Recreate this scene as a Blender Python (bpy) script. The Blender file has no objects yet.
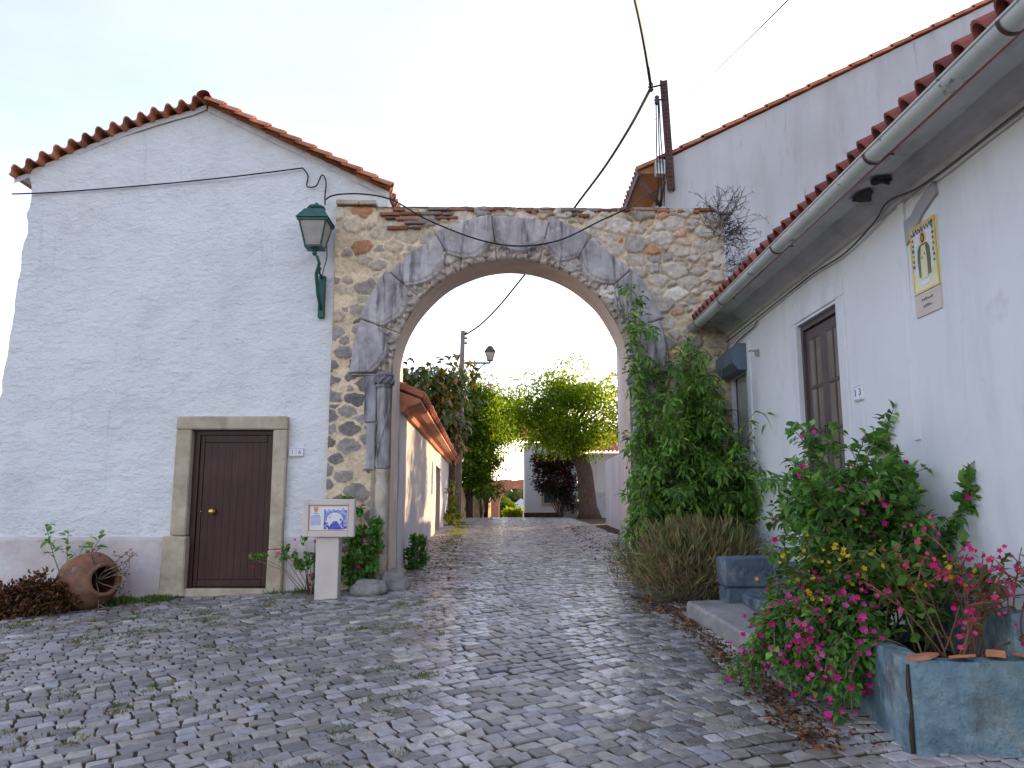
import bpy, math, random
import numpy as np
from mathutils import Vector, Matrix, noise

random.seed(11)
R = np.random.default_rng(11)
scene = bpy.context.scene
COL = scene.collection
PI = math.pi

# ------------------------------------------------------------------ camera
EYE = 1.55
TH = math.atan(118 / 769)
F = 769.0
CT, ST = math.cos(TH), math.sin(TH)


def at(px, py, Y):
    """world point seen at a pixel at depth Y in front of the camera"""
    u, v = (px - 512) / F, (py - 384) / F
    dy = CT + v * ST
    dz = ST - v * CT
    t = Y / dy
    return Vector((u * t, Y, EYE + dz * t))


cd = bpy.data.cameras.new('camera')
cam = bpy.data.objects.new('camera', cd)
COL.objects.link(cam)
cam.location = (0, 0, EYE)
cam.rotation_euler = (PI / 2 + TH, 0, 0)
cd.sensor_width = 36
cd.lens = F / 1024 * 36
cd.clip_start = 0.05
cd.clip_end = 5000
scene.camera = cam


# ------------------------------------------------------------------ terrain
CP = [(-6, -.14), (0, 0), (4.4, .2), (6, .275), (8, .375), (10.6, .5), (14, .59), (20, .69), (28, .77), (34, .80), (38, .80), (45, .5),
      (60, -.7), (100, -1.1), (160, -1.4), (220, 0), (400, 7), (600, 13), (1500, 14)]
CPX = np.array([c[0] for c in CP], float)
CPY = np.array([c[1] for c in CP], float)


def hgt(x, y):
    x = np.asarray(x, float)
    y = np.asarray(y, float)
    c = np.interp(y, CPX, CPY)
    w = np.clip((15 - y) / 4, 0, 1)
    c = c - 0.052 * np.clip(-x - .5, 0, 8) * w
    return c


def H(x, y):
    return float(hgt(x, y))


# ------------------------------------------------------------------ mesh helpers
WLOC = {}


def S(r, g, b):
    def f(c):
        c /= 255
        return c / 12.92 if c <= .04045 else ((c + .055) / 1.055) ** 2.4
    return (f(r), f(g), f(b), 1)


def link_mesh(name, verts, faces, mats, parent=None, midx=None, cols=None, smooth=False, org=None, smask=None):
    me = bpy.data.meshes.new(name)
    o = bpy.data.objects.new(name, me)
    base = np.zeros(3)
    if parent is not None:
        base = np.array(WLOC[parent.name])
    elif org is not None:
        base = np.array(org, float)
        o.location = org
    V = np.asarray(verts, float).reshape(-1, 3) - base
    if isinstance(faces, np.ndarray):
        nf, k = faces.shape
        me.vertices.add(len(V))
        me.vertices.foreach_set('co', V.astype(np.float32).ravel())
        me.loops.add(nf * k)
        me.loops.foreach_set('vertex_index', faces.astype(np.int32).ravel())
        me.polygons.add(nf)
        me.polygons.foreach_set('loop_start', (np.arange(nf) * k).astype(np.int32))
        me.polygons.foreach_set('loop_total', np.full(nf, k, np.int32))
        tot = np.full(nf, k)
        me.update(calc_edges=True)
    else:
        me.from_pydata([tuple(v) for v in V], [], faces)
        tot = np.array([len(f) for f in faces])
    if not isinstance(mats, (list, tuple)):
        mats = [mats]
    for m in mats:
        me.materials.append(m)
    if midx is not None:
        me.polygons.foreach_set('material_index', np.asarray(midx, np.int32))
    if cols is not None:
        a = me.attributes.new('col', 'FLOAT_COLOR', 'CORNER')
        c = np.asarray(cols, np.float32)
        a.data.foreach_set('color', np.repeat(c, tot, axis=0).ravel())
    if smask is not None:
        me.polygons.foreach_set('use_smooth', np.asarray(smask, bool))
    elif smooth:
        me.polygons.foreach_set('use_smooth', np.ones(len(me.polygons), bool))
    me.validate()
    me.update()
    COL.objects.link(o)
    if parent is not None:
        o.parent = parent
        WLOC[o.name] = WLOC[parent.name]
    else:
        WLOC[o.name] = tuple(base)
    return o


class MB:
    def __init__(s):
        s.v, s.f, s.m, s.c, s.s = [], [], [], [], []

    def add(s, vs, fs, mi=0, col=(1, 1, 1, 1), sm=False):
        b = len(s.v)
        s.v += [tuple(x) for x in vs]
        for f in fs:
            s.f.append([i + b for i in f])
            s.m.append(mi)
            s.c.append(col)
            s.s.append(sm)

    def box(s, x0, x1, y0, y1, z0, z1, mi=0, col=(1, 1, 1, 1), jit=0, bev=0):
        if bev:
            b = bev
            pts = []
            # chamfered box : 24 verts
            X, Y, Z = (x0, x1), (y0, y1), (z0, z1)
            idx = {}
            for i in (0, 1):
                for j in (0, 1):
                    for k in (0, 1):
                        sx, sy, sz = (1 if i == 0 else -1), (1 if j == 0 else -1), (1 if k == 0 else -1)
                        jx, jy, jz = [random.uniform(-jit, jit) for _ in range(3)]
                        p = (X[i] + jx, Y[j] + jy, Z[k] + jz)
                        idx[i, j, k, 0] = len(pts); pts.append((p[0], p[1] + sy * b, p[2] + sz * b))
                        idx[i, j, k, 1] = len(pts); pts.append((p[0] + sx * b, p[1], p[2] + sz * b))
                        idx[i, j, k, 2] = len(pts); pts.append((p[0] + sx * b, p[1] + sy * b, p[2]))
            g = lambda i, j, k, a: idx[i, j, k, a]
            fs = [[g(0, 0, 0, 0), g(0, 0, 1, 0), g(0, 1, 1, 0), g(0, 1, 0, 0)], [g(1, 0, 0, 0), g(1, 1, 0, 0), g(1, 1, 1, 0), g(1, 0, 1, 0)],
                  [g(0, 0, 0, 1), g(1, 0, 0, 1), g(1, 0, 1, 1), g(0, 0, 1, 1)], [g(0, 1, 0, 1), g(0, 1, 1, 1), g(1, 1, 1, 1), g(1, 1, 0, 1)],
                  [g(0, 0, 0, 2), g(0, 1, 0, 2), g(1, 1, 0, 2), g(1, 0, 0, 2)], [g(0, 0, 1, 2), g(1, 0, 1, 2), g(1, 1, 1, 2), g(0, 1, 1, 2)]]
            for i in (0, 1):
                for j in (0, 1):
                    fs.append([g(i, j, 0, 0), g(i, j, 1, 0), g(i, j, 1, 1), g(i, j, 0, 1)])
                    fs.append([g(i, 0, j, 0), g(i, 1, j, 0), g(i, 1, j, 2), g(i, 0, j, 2)])
                    fs.append([g(0, i, j, 1), g(1, i, j, 1), g(1, i, j, 2), g(0, i, j, 2)])
                    for k in (0, 1):
                        fs.append([g(i, j, k, 0), g(i, j, k, 1), g(i, j, k, 2)])
            s.add(pts, fs, mi, col)
            return
        vs = [(x, y, z) for x in (x0, x1) for y in (y0, y1) for z in (z0, z1)]
        if jit:
            vs = [tuple(c + random.uniform(-jit, jit) for c in v) for v in vs]
        s.add(vs, [[0, 1, 3, 2], [4, 6, 7, 5], [0, 4, 5, 1], [2, 3, 7, 6], [0, 2, 6, 4], [1, 5, 7, 3]], mi, col)

    def tube(s, pts, rad, n=8, mi=0, col=(1, 1, 1, 1), cap=True, sm=True):
        pts = [Vector(p) for p in pts]
        if not hasattr(rad, '__len__'):
            rad = [rad] * len(pts)
        vs, fs = [], []
        t0 = (pts[1] - pts[0]).normalized()
        up = Vector((0, 0, 1)) if abs(t0.z) < .9 else Vector((1, 0, 0))
        for i, p in enumerate(pts):
            a = pts[max(i - 1, 0)]
            b = pts[min(i + 1, len(pts) - 1)]
            t = (b - a).normalized()
            s1 = t.cross(up)
            if s1.length < 1e-5:
                s1 = t.cross(Vector((0, 1, 0.01)))
            s1.normalize()
            s2 = s1.cross(t).normalized()
            up = s2
            for k in range(n):
                ang = 2 * PI * k / n
                vs.append(p + (s1 * math.cos(ang) + s2 * math.sin(ang)) * rad[i])
        for i in range(len(pts) - 1):
            for k in range(n):
                k2 = (k + 1) % n
                fs.append([i * n + k, i * n + k2, (i + 1) * n + k2, (i + 1) * n + k])
        if cap:
            fs.append(list(range(n))[::-1])
            fs.append([(len(pts) - 1) * n + k for k in range(n)])
        s.add(vs, fs, mi, col, sm)

    def lathe(s, prof, origin, axis=(0, 0, 1), n=24, mi=0, col=(1, 1, 1, 1), sm=True, wob=0):
        ax = Vector(axis).normalized()
        a = ax.orthogonal().normalized()
        b = ax.cross(a)
        o = Vector(origin)
        vs, fs = [], []
        for (r, h) in prof:
            for k in range(n):
                t = 2 * PI * k / n
                rr = r * (1 + (wob * noise.noise(Vector((math.cos(t) * 1.5, math.sin(t) * 1.5, h * 4))) if wob else 0))
                vs.append(o + ax * h + (a * math.cos(t) + b * math.sin(t)) * rr)
        for i in range(len(prof) - 1):
            for k in range(n):
                k2 = (k + 1) % n
                fs.append([i * n + k, i * n + k2, (i + 1) * n + k2, (i + 1) * n + k])
        s.add(vs, fs, mi, col, sm)

    def extr(s, poly, d, mi=0, col=(1, 1, 1, 1)):
        """closed prism: poly = list of 3-D points, d = extrusion vector"""
        n = len(poly)
        d = Vector(d)
        vs = [Vector(p) for p in poly] + [Vector(p) + d for p in poly]
        fs = [list(range(n)), [n + k for k in range(n)][::-1]]
        for k in range(n):
            k2 = (k + 1) % n
            fs.append([k, n + k, n + k2, k2])
        s.add(vs, fs, mi, col)

    def build(s, name, mats, parent=None, org=None, smooth=None):
        return link_mesh(name, s.v, s.f, mats, parent, s.m, s.c, org=org, smask=s.s if smooth is None else [smooth] * len(s.f))


def tag(o, label=None, cat=None, group=None, kind=None):
    if label: o['label'] = label
    if cat: o['category'] = cat
    if group: o['group'] = group
    if kind: o['kind'] = kind
    return o


def thing(name, loc, label, cat, group=None):
    o = bpy.data.objects.new(name, None)
    o.empty_display_size = .2
    COL.objects.link(o)
    o.location = loc
    WLOC[o.name] = tuple(loc)
    return tag(o, label, cat, group)


def text_mesh(name, txt, size, mat, parent, matrix, depth=.002):
    cu = bpy.data.curves.new(name, 'FONT')
    cu.body = txt
    cu.size = size
    cu.align_x = 'CENTER'
    cu.align_y = 'CENTER'
    cu.extrude = depth
    t = bpy.data.objects.new(name + '_tmp', cu)
    COL.objects.link(t)
    dg = bpy.context.evaluated_depsgraph_get()
    me = bpy.data.meshes.new_from_object(t.evaluated_get(dg))
    bpy.data.objects.remove(t)
    V = [matrix @ v.co for v in me.vertices]
    fs = [list(p.vertices) for p in me.polygons]
    return link_mesh(name, V, fs, mat, parent)


# ------------------------------------------------------------------ materials
def nt(name):
    m = bpy.data.materials.new(name)
    m.use_nodes = True
    t = m.node_tree
    p = t.nodes['Principled BSDF']
    return m, t, p


def ramp_noise(t, co, scale, stops, detail=6, stretch=(1, 1, 1), rough=.6, dist=0):
    mp = t.nodes.new('ShaderNodeMapping')
    mp.inputs['Scale'].default_value = stretch
    t.links.new(co, mp.inputs['Vector'])
    n = t.nodes.new('ShaderNodeTexNoise')
    n.inputs['Scale'].default_value = scale
    n.inputs['Detail'].default_value = detail
    n.inputs['Roughness'].default_value = rough
    n.inputs['Distortion'].default_value = dist
    t.links.new(mp.outputs[0], n.inputs['Vector'])
    r = t.nodes.new('ShaderNodeValToRGB')
    e = r.color_ramp.elements
    e[0].position, e[0].color = stops[0]
    e[1].position, e[1].color = stops[-1]
    for p, c in stops[1:-1]:
        x = e.new(p)
        x.color = c
    t.links.new(n.outputs['Fac'], r.inputs['Fac'])
    return r.outputs['Color'], n.outputs['Fac']


def mix(t, mode, fac, a, b):
    m = t.nodes.new('ShaderNodeMix')
    m.data_type = 'RGBA'
    m.blend_type = mode
    for sock, v in ((m.inputs[0], fac), (m.inputs[6], a), (m.inputs[7], b)):
        if isinstance(v, (int, float, tuple)):
            sock.default_value = v
        else:
            t.links.new(v, sock)
    return m.outputs[2]


def mat(name, stops, scale=3, detail=6, stretch=(1, 1, 1), rough=.85, spec=.3, metal=0, bump=(), over=(), attr=False, dist=0, rrange=None):
    """over = list of (scale, lo, hi, colour, amount, stretch)"""
    m, t, p = nt(name)
    tc = t.nodes.new('ShaderNodeTexCoord')
    co = tc.outputs['Object']
    if not isinstance(stops, list):
        stops = [(0, stops), (1, stops)]
    c, fac = ramp_noise(t, co, scale, stops, detail, stretch, dist=dist)
    if attr:
        a = t.nodes.new('ShaderNodeAttribute')
        a.attribute_name = 'col'
        c = mix(t, 'MULTIPLY', 1.0, c, a.outputs['Color'])
    for (sc, lo, hi, col, amt, st) in over:
        k, _ = ramp_noise(t, co, sc, [(lo, (0, 0, 0, 1)), (hi, (amt, amt, amt, 1))], 8, st, .65)
        c = mix(t, 'MIX', k, c, col)
    t.links.new(c, p.inputs['Base Color'])
    p.inputs['Roughness'].default_value = rough
    p.inputs['Specular IOR Level'].default_value = spec
    p.inputs['Metallic'].default_value = metal
    if rrange:
        rr, _ = ramp_noise(t, co, scale * 3, [(.3, (rrange[0],) * 3 + (1,)), (.7, (rrange[1],) * 3 + (1,))], 4)
        t.links.new(rr, p.inputs['Roughness'])
    prev = None
    for (sc, stg, ds, st) in bump:
        _, f = ramp_noise(t, co, sc, [(0, (0, 0, 0, 1)), (1, (1, 1, 1, 1))], 7, st)
        b = t.nodes.new('ShaderNodeBump')
        b.inputs['Strength'].default_value = stg
        b.inputs['Distance'].default_value = ds
        t.links.new(f, b.inputs['Height'])
        if prev:
            t.links.new(prev, b.inputs['Normal'])
        prev = b.outputs['Normal']
    if prev:
        t.links.new(prev, p.inputs['Normal'])
    return m


def leafmat(name, trans=.35, tint=(1.3, 1.35, .7, 1), rough=.5, spec=.3):
    m, t, p = nt(name)
    a = t.nodes.new('ShaderNodeAttribute')
    a.attribute_name = 'col'
    tc = t.nodes.new('ShaderNodeTexCoord')
    k, _ = ramp_noise(t, tc.outputs['Object'], 14, [(.3, (.75, .75, .75, 1)), (.7, (1.2, 1.2, 1.2, 1))], 3)
    c = mix(t, 'MULTIPLY', 1.0, a.outputs['Color'], k)
    t.links.new(c, p.inputs['Base Color'])
    p.inputs['Roughness'].default_value = rough
    p.inputs['Specular IOR Level'].default_value = spec
    if trans:
        tr = t.nodes.new('ShaderNodeBsdfTranslucent')
        c2 = mix(t, 'MULTIPLY', 1.0, c, tint)
        t.links.new(c2, tr.inputs['Color'])
        ms = t.nodes.new('ShaderNodeMixShader')
        ms.inputs[0].default_value = trans
        t.links.new(p.outputs[0], ms.inputs[1])
        t.links.new(tr.outputs[0], ms.inputs[2])
        out = t.nodes['Material Output']
        t.links.new(ms.outputs[0], out.inputs['Surface'])
    return m


one = (1, 1, 1)
M = {}
M['plaster'] = mat('lime_plaster', [(.25, (.72, .72, .72, 1)), (.5, (.80, .80, .795, 1)), (.75, (.85, .85, .84, 1))], 1.1, 8, rough=.9, spec=.15,
                   bump=[(2.2, .5, .12, one), (7, .55, .07, (1, 1, 1.7)), (26, .5, .02, (1, 1, 1.5))],
                   over=[(14, .66, .74, (.50, .49, .48, 1), .35, (1, 1, 1.8)), (1.1, .54, .80, (.56, .53, .51, 1), .4, (1.1, 1, .5)),
                         (2.6, .60, .74, (.46, .42, .38, 1), .42, (2.2, 1, .28)), (.8, .58, .72, (.62, .585, .55, 1), .6, one), (9, .68, .74, (.38, .35, .32, 1), .4, (1, 1, 1.4))])
M['plaster_smooth'] = mat('smooth_white_render', [(.3, (.75, .75, .755, 1)), (.7, (.83, .83, .835, 1))], .9, 8, rough=.85, spec=.2,
                          bump=[(2.5, .2, .03, one), (30, .22, .008, one)],
                          over=[(1.2, .50, .75, (.52, .53, .57, 1), .55, (1, 1.6, .4)), (2.6, .62, .78, (.42, .41, .41, 1), .4, (2.6, 2.6, .3)),
                                (7, .64, .74, (.55, .54, .53, 1), .4, one), (1.8, .60, .68, (.66, .655, .66, 1), .7, one)])
M['plaster_old'] = mat('weathered_white_render', [(.3, (.50, .49, .49, 1)), (.7, (.62, .61, .61, 1))], .6, 8, rough=.9, spec=.15,
                       bump=[(3, .2, .03, one), (24, .2, .01, one)],
                       over=[(1.0, .46, .68, (.40, .375, .37, 1), .6, (1.6, 1, .22)), (4, .58, .72, (.28, .26, .26, 1), .5, (2.0, 1, .35)), (.5, .55, .75, (.5, .47, .45, 1), .35, one)])
M['plinth'] = mat('pinkish_faded_paint', [(.3, (.56, .475, .445, 1)), (.7, (.68, .60, .565, 1))], 1.8, 8, rough=.9, spec=.15,
                  bump=[(5, .4, .03, (1, 1, 1.6)), (28, .35, .01, one)],
                  over=[(2.4, .54, .68, (.76, .75, .74, 1), .6, (1, 1, 1.3)), (5, .56, .70, (.34, .29, .25, 1), .5, (1, 1, .6))])
M['limestone'] = mat('cut_limestone', [(.25, (.36, .28, .19, 1)), (.55, (.54, .44, .32, 1)), (.8, (.66, .57, .44, 1))], 5, 9, rough=.9, spec=.2,
                     bump=[(12, .35, .02, one), (60, .3, .006, one)], over=[(8, .6, .75, (.22, .18, .13, 1), .5, (1, 1, .6))])
M['mortar'] = mat('ochre_lime_mortar', [(.25, (.46, .32, .18, 1)), (.5, (.60, .44, .27, 1)), (.75, (.68, .53, .36, 1))], 3.0, 9, rough=.95, spec=.1,
                  bump=[(7, .5, .05, one), (30, .5, .02, one)], over=[(4, .58, .75, (.52, .45, .36, 1), .6, one), (11, .62, .75, (.28, .19, .11, 1), .5, (1, 1, 1.5))])
M['rubble'] = mat('rubble_stone', [(.25, (.72, .67, .66, 1)), (.5, (1, .99, .97, 1)), (.75, (1.22, 1.2, 1.15, 1))], 20, 9, rough=.9, spec=.2,
                  bump=[(14, .6, .03, one), (50, .4, .01, one)], attr=True, over=[(4, .62, .78, (.20, .15, .11, 1), .45, (1, 1, .6))])
M['grey_stone'] = mat('weathered_grey_stone', [(.25, (.19, .172, .18, 1)), (.42, (.32, .295, .30, 1)), (.58, (.43, .405, .40, 1)), (.75, (.54, .505, .48, 1))], 2.6, 10, stretch=(2.2, 1, .8),
                      rough=.9, spec=.2, bump=[(6, .5, .05, one), (30, .5, .015, one)], attr=True,
                      over=[(3.5, .50, .66, (.05, .045, .046, 1), .75, (3, 1, .4)), (9, .62, .74, (.58, .49, .38, 1), .5, one)])
M['warm_stone'] = mat('worn_warm_stone', [(.25, (.30, .24, .17, 1)), (.5, (.48, .41, .33, 1)), (.78, (.60, .55, .48, 1))], 4, 9, rough=.9, spec=.2,
                      bump=[(8, .6, .05, one), (36, .4, .015, one)], attr=True, over=[(7, .58, .72, (.14, .12, .12, 1), .55, (2, 1, .7))])
M['cream_plaster'] = mat('cream_lime_plaster', [(.3, (.60, .47, .37, 1)), (.7, (.76, .63, .52, 1))], 3, 8, rough=.9, spec=.15, bump=[(12, .4, .02, one)], over=[(4, .58, .75, (.42, .33, .27, 1), .5, one)])
M['terracotta'] = mat('terracotta_tile', [(.25, (.32, .10, .055, 1)), (.5, (.55, .20, .105, 1)), (.78, (.66, .31, .18, 1))], 4, 8, rough=.85, spec=.25, attr=True,
                      bump=[(25, .3, .01, one)], over=[(5, .58, .72, (.10, .075, .065, 1), .6, one), (12, .66, .76, (.45, .40, .27, 1), .4, one)])
M['tile_dark'] = mat('dark_red_old_tile', [(.25, (.17, .05, .04, 1)), (.6, (.33, .10, .075, 1)), (.8, (.42, .17, .12, 1))], 4, 8, rough=.85, spec=.25, attr=True,
                     bump=[(25, .3, .01, one)], over=[(6, .58, .72, (.05, .045, .045, 1), .6, one)])  # darker red tile than the terracotta, for the cottage roof
M['brick'] = mat('old_brick', [(.3, (.28, .12, .085, 1)), (.7, (.46, .23, .16, 1))], 6, 8, rough=.9, spec=.2, attr=True, bump=[(20, .5, .015, one)])
M['door_wood'] = mat('red_brown_painted_wood', [(.3, (.034, .009, .009, 1)), (.7, (.062, .017, .015, 1))], 5, 6, stretch=(6, 1, .5), rough=.42, spec=.35, bump=[(22, .15, .005, (8, 1, .3))],
                     over=[(2.5, .50, .75, (.11, .042, .034, 1), .5, (1, 1, .6)), (6, .62, .74, (.022, .010, .010, 1), .6, (2, 1, .5)), (14, .68, .74, (.17, .11, .09, 1), .4, (3, 1, .4))])
M['dark_wood'] = mat('dark_stained_wood', [(.3, (.075, .052, .052, 1)), (.7, (.125, .09, .088, 1))], 6, 6, stretch=(1, 6, .6), rough=.5, spec=.4, bump=[(30, .2, .004, (1, 6, .4))])
M['brass'] = mat('brass', (.75, .5, .14, 1), rough=.25, metal=1)
M['iron_green'] = mat('green_painted_iron', [(.3, (.010, .062, .052, 1)), (.7, (.022, .12, .095, 1))], 9, 6, rough=.5, spec=.5, bump=[(40, .2, .004, one)],
                      over=[(14, .62, .72, (.15, .07, .035, 1), .5, one)])
M['iron_dark'] = mat('dark_iron', [(.3, (.05, .04, .04, 1)), (.7, (.10, .08, .08, 1))], 9, 6, rough=.6, spec=.4)
M['rust_steel'] = mat('rusty_steel_angle', [(.3, (.07, .038, .032, 1)), (.7, (.16, .085, .065, 1))], 7, 8, rough=.75, metal=.2)
M['cable'] = mat('black_cable', (.018, .017, .018, 1), rough=.6)
M['cable_grey'] = mat('grey_cable', (.09, .085, .085, 1), rough=.6)
M['frost'] = mat('frosted_lamp_glass', [(.3, (.28, .25, .225, 1)), (.7, (.44, .40, .37, 1))], 4, rough=.35, spec=.5)
M['pane_dark'] = mat('tan_reflection_pane', [(.3, (.17, .135, .105, 1)), (.7, (.28, .225, .18, 1))], 3, rough=.12, spec=.6)  # curtain tan and reflections put into the pane colour
M['pane_green'] = mat('dark_green_shutter_paint', [(.3, (.006, .045, .05, 1)), (.7, (.012, .075, .08, 1))], 3, rough=.4, spec=.5)
M['white_ceramic'] = mat('white_glazed_tile', [(.3, (.74, .74, .72, 1)), (.7, (.80, .80, .79, 1))], 6, rough=.2, spec=.5)
M['blue_glaze'] = mat('blue_glaze', [(.3, (.03, .06, .42, 1)), (.7, (.10, .16, .62, 1))], 24, rough=.2, spec=.5)
M['blue_pale'] = mat('pale_blue_glaze', [(.35, (.13, .2, .62, 1)), (.6, (.45, .52, .78, 1))], 34, 5, rough=.2, spec=.5)
M['yellow_glaze'] = mat('yellow_glaze', [(.3, (.72, .48, .07, 1)), (.7, (.8, .6, .16, 1))], 20, rough=.2, spec=.5)
M['cream_glaze'] = mat('cream_glaze', [(.3, (.74, .68, .34, 1)), (.7, (.80, .76, .52, 1))], 9, rough=.2, spec=.5)
M['olive_glaze'] = mat('olive_glaze', [(.3, (.09, .10, .05, 1)), (.7, (.2, .2, .1, 1))], 30, rough=.2, spec=.5)
M['magenta_glaze'] = mat('magenta_glaze', (.50, .03, .17, 1), rough=.2, spec=.5)
M['green_glaze'] = mat('green_glaze', (.10, .30, .08, 1), rough=.2, spec=.5)
M['skin_glaze'] = mat('tan_glaze', (.42, .24, .14, 1), rough=.2, spec=.5)
M['brown_glaze'] = mat('brown_glaze', (.05, .025, .015, 1), rough=.2, spec=.5)
M['orange_glaze'] = mat('orange_glaze', (.75, .27, .03, 1), rough=.2, spec=.5)
M['sign_stone'] = mat('pale_cast_stone', [(.3, (.62, .53, .46, 1)), (.7, (.72, .63, .56, 1))], 4, 8, rough=.7, spec=.3, bump=[(60, .15, .003, one)], over=[(2, .6, .8, (.45, .38, .32, 1), .4, (1, 1, .5))])
M['zinc'] = mat('painted_zinc_gutter', [(.3, (.50, .535, .50, 1)), (.6, (.60, .63, .59, 1)), (.8, (.68, .70, .67, 1))], 2.5, 8, rough=.5, spec=.4, metal=.0,
                over=[(7, .60, .65, (.15, .17, .19, 1), .85, (1, .8, 1)), (1.5, .5, .7, (.36, .39, .36, 1), .5, (1, 1, 1)), (11, .66, .72, (.17, .12, .085, 1), .55, one)])
M['cornice'] = mat('dirty_white_cornice', [(.3, (.52, .51, .50, 1)), (.7, (.70, .69, .68, 1))], 2, 8, rough=.9, spec=.15, bump=[(20, .25, .01, one)],
                   over=[(2.2, .52, .72, (.20, .185, .18, 1), .7, (1, .6, 1)), (7, .64, .74, (.10, .09, .085, 1), .6, one)])
M['hole'] = mat('cornice_hole_shade', [(.35, (.012, .011, .011, 1)), (.7, (.12, .10, .09, 1))], 9, 8, rough=.95)  # dark inside of the cornice hole, shade put into the colour
M['patch'] = mat('grey_cement_patch', [(.3, (.34, .335, .35, 1)), (.7, (.45, .44, .455, 1))], 5, 8, rough=.95, bump=[(20, .4, .01, one)])
M['blue_concrete'] = mat('blue_washed_concrete', [(.28, (.10, .165, .21, 1)), (.5, (.22, .33, .38, 1)), (.72, (.42, .51, .53, 1))], 4.2, 9, rough=.9, spec=.2,
                         bump=[(9, .9, .06, one), (40, .7, .018, one)], over=[(5, .52, .66, (.13, .125, .12, 1), .75, (1, 1, .6)), (9, .60, .68, (.50, .48, .44, 1), .7, one), (2.0, .5, .66, (.11, .19, .16, 1), .55, one)])
M['concrete'] = mat('worn_concrete', [(.25, (.20, .185, .17, 1)), (.5, (.31, .295, .28, 1)), (.75, (.42, .40, .38, 1))], 3.5, 9, rough=.9, spec=.2,
                    bump=[(9, .5, .03, one), (50, .4, .008, one)], over=[(5, .58, .75, (.12, .11, .095, 1), .6, one)])
M['blue_paint'] = mat('blue_grey_painted_block', [(.25, (.05, .075, .11, 1)), (.55, (.12, .16, .20, 1)), (.8, (.27, .31, .34, 1))], 4, 9, rough=.8, spec=.3,
                      bump=[(12, .7, .04, one)], over=[(5, .54, .68, (.30, .29, .28, 1), .7, one)])
M['shutter_box'] = mat('blue_grey_metal', [(.3, (.10, .135, .19, 1)), (.7, (.15, .195, .26, 1))], 5, rough=.45, spec=.5)
M['shutter'] = mat('pale_roller_shutter', [(.3, (.56, .58, .54, 1)), (.7, (.66, .68, .64, 1))], 3, rough=.6)
M['soil'] = mat('dry_soil', [(.3, (.045, .030, .02, 1)), (.7, (.12, .085, .055, 1))], 12, 8, rough=1, spec=.1, bump=[(20, .8, .04, one)])
M['ground'] = mat('earth_and_joints', [(.3, (.045, .027, .020, 1)), (.6, (.09, .056, .040, 1)), (.8, (.16, .11, .075, 1))], 5, 9, rough=1, spec=.1, bump=[(20, .6, .02, one)],
                  over=[(1.1, .52, .70, (.10, .105, .035, 1), .7, one)])
M['bark'] = mat('brown_bark', [(.3, (.05, .034, .026, 1)), (.7, (.15, .105, .085, 1))], 6, 8, stretch=(4, 4, .7), rough=.95, spec=.1, bump=[(10, .9, .06, (4, 4, .5))])
M['stem_green'] = mat('green_stem', [(.3, (.10, .12, .04, 1)), (.7, (.2, .2, .08, 1))], 8, rough=.7)
M['stem_red'] = mat('reddish_stem', [(.3, (.15, .055, .035, 1)), (.7, (.30, .14, .075, 1))], 8, rough=.7)
M['twig'] = mat('dry_twig', [(.3, (.16, .12, .075, 1)), (.7, (.34, .28, .18, 1))], 8, rough=.9)
M['twig_grey'] = mat('grey_dead_twig', [(.3, (.06, .052, .055, 1)), (.7, (.13, .115, .11, 1))], 8, rough=.9)
M['pole'] = mat('weathered_pole_wood', [(.3, (.14, .115, .10, 1)), (.7, (.26, .22, .2, 1))], 4, 8, stretch=(4, 4, .4), rough=.9)
M['pot'] = mat('aged_terracotta_jar', [(.25, (.12, .055, .033, 1)), (.5, (.25, .115, .065, 1)), (.78, (.38, .19, .115, 1))], 3.5, 9, rough=.85, spec=.2, bump=[(9, .4, .03, one), (40, .3, .006, one)],
               over=[(4, .50, .66, (.085, .07, .058, 1), .7, one), (8, .60, .70, (.42, .33, .25, 1), .5, one)])
M['boulder'] = mat('grey_boulder', [(.3, (.17, .155, .14, 1)), (.7, (.36, .33, .30, 1))], 5, 9, rough=.95, bump=[(12, .6, .04, one)], over=[(6, .6, .72, (.10, .09, .07, 1), .6, one)])
M['soffit_wood'] = mat('orange_varnished_boards', [(.3, (.36, .16, .05, 1)), (.7, (.5, .25, .09, 1))], 5, stretch=(6, .6, 1), rough=.6)
M['cobble'] = mat('granite_setts', [(.25, (.60, .58, .57, 1)), (.5, (.95, .94, .93, 1)), (.75, (1.25, 1.22, 1.2, 1))], 16, 8, rough=.45, spec=.5, attr=True, rrange=(.33, .55),
                  bump=[(30, .5, .012, one), (110, .3, .003, one)], over=[(.9, .50, .64, (.15, .12, .095, 1), .55, one), (2.6, .56, .70, (.20, .13, .085, 1), .5, one), (5, .58, .72, (.40, .37, .33, 1), .35, one), (22, .64, .74, (.07, .062, .055, 1), .5, one)])
M['cobble_worn_glare'] = mat('polished_glare_setts', [(.25, (.65, .63, .62, 1)), (.5, (.98, .97, .96, 1)), (.75, (1.25, 1.22, 1.2, 1))], 16, 8, rough=.24, spec=.7, attr=True, rrange=(.15, .32),
                       bump=[(30, .35, .01, one), (110, .2, .003, one)], over=[(22, .66, .76, (.08, .07, .065, 1), .4, one)])  # worn tracks, made lighter and glossier to stand in for sky glare
M['leaf'] = leafmat('broad_leaf', .4)
M['leaf_bright'] = leafmat('backlit_leaf', .66, (2.6, 2.4, .5, 1))
M['leaf_gloss'] = leafmat('glossy_leaf', .22, (1.5, 1.2, .5, 1), rough=.32, spec=.5)
M['dry'] = leafmat('dry_leaf', .15, (1.2, 1, .7, 1), rough=.9, spec=.1)
M['petal'] = leafmat('petal', .35, (1.1, .9, 1, 1), rough=.6, spec=.2)


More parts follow.
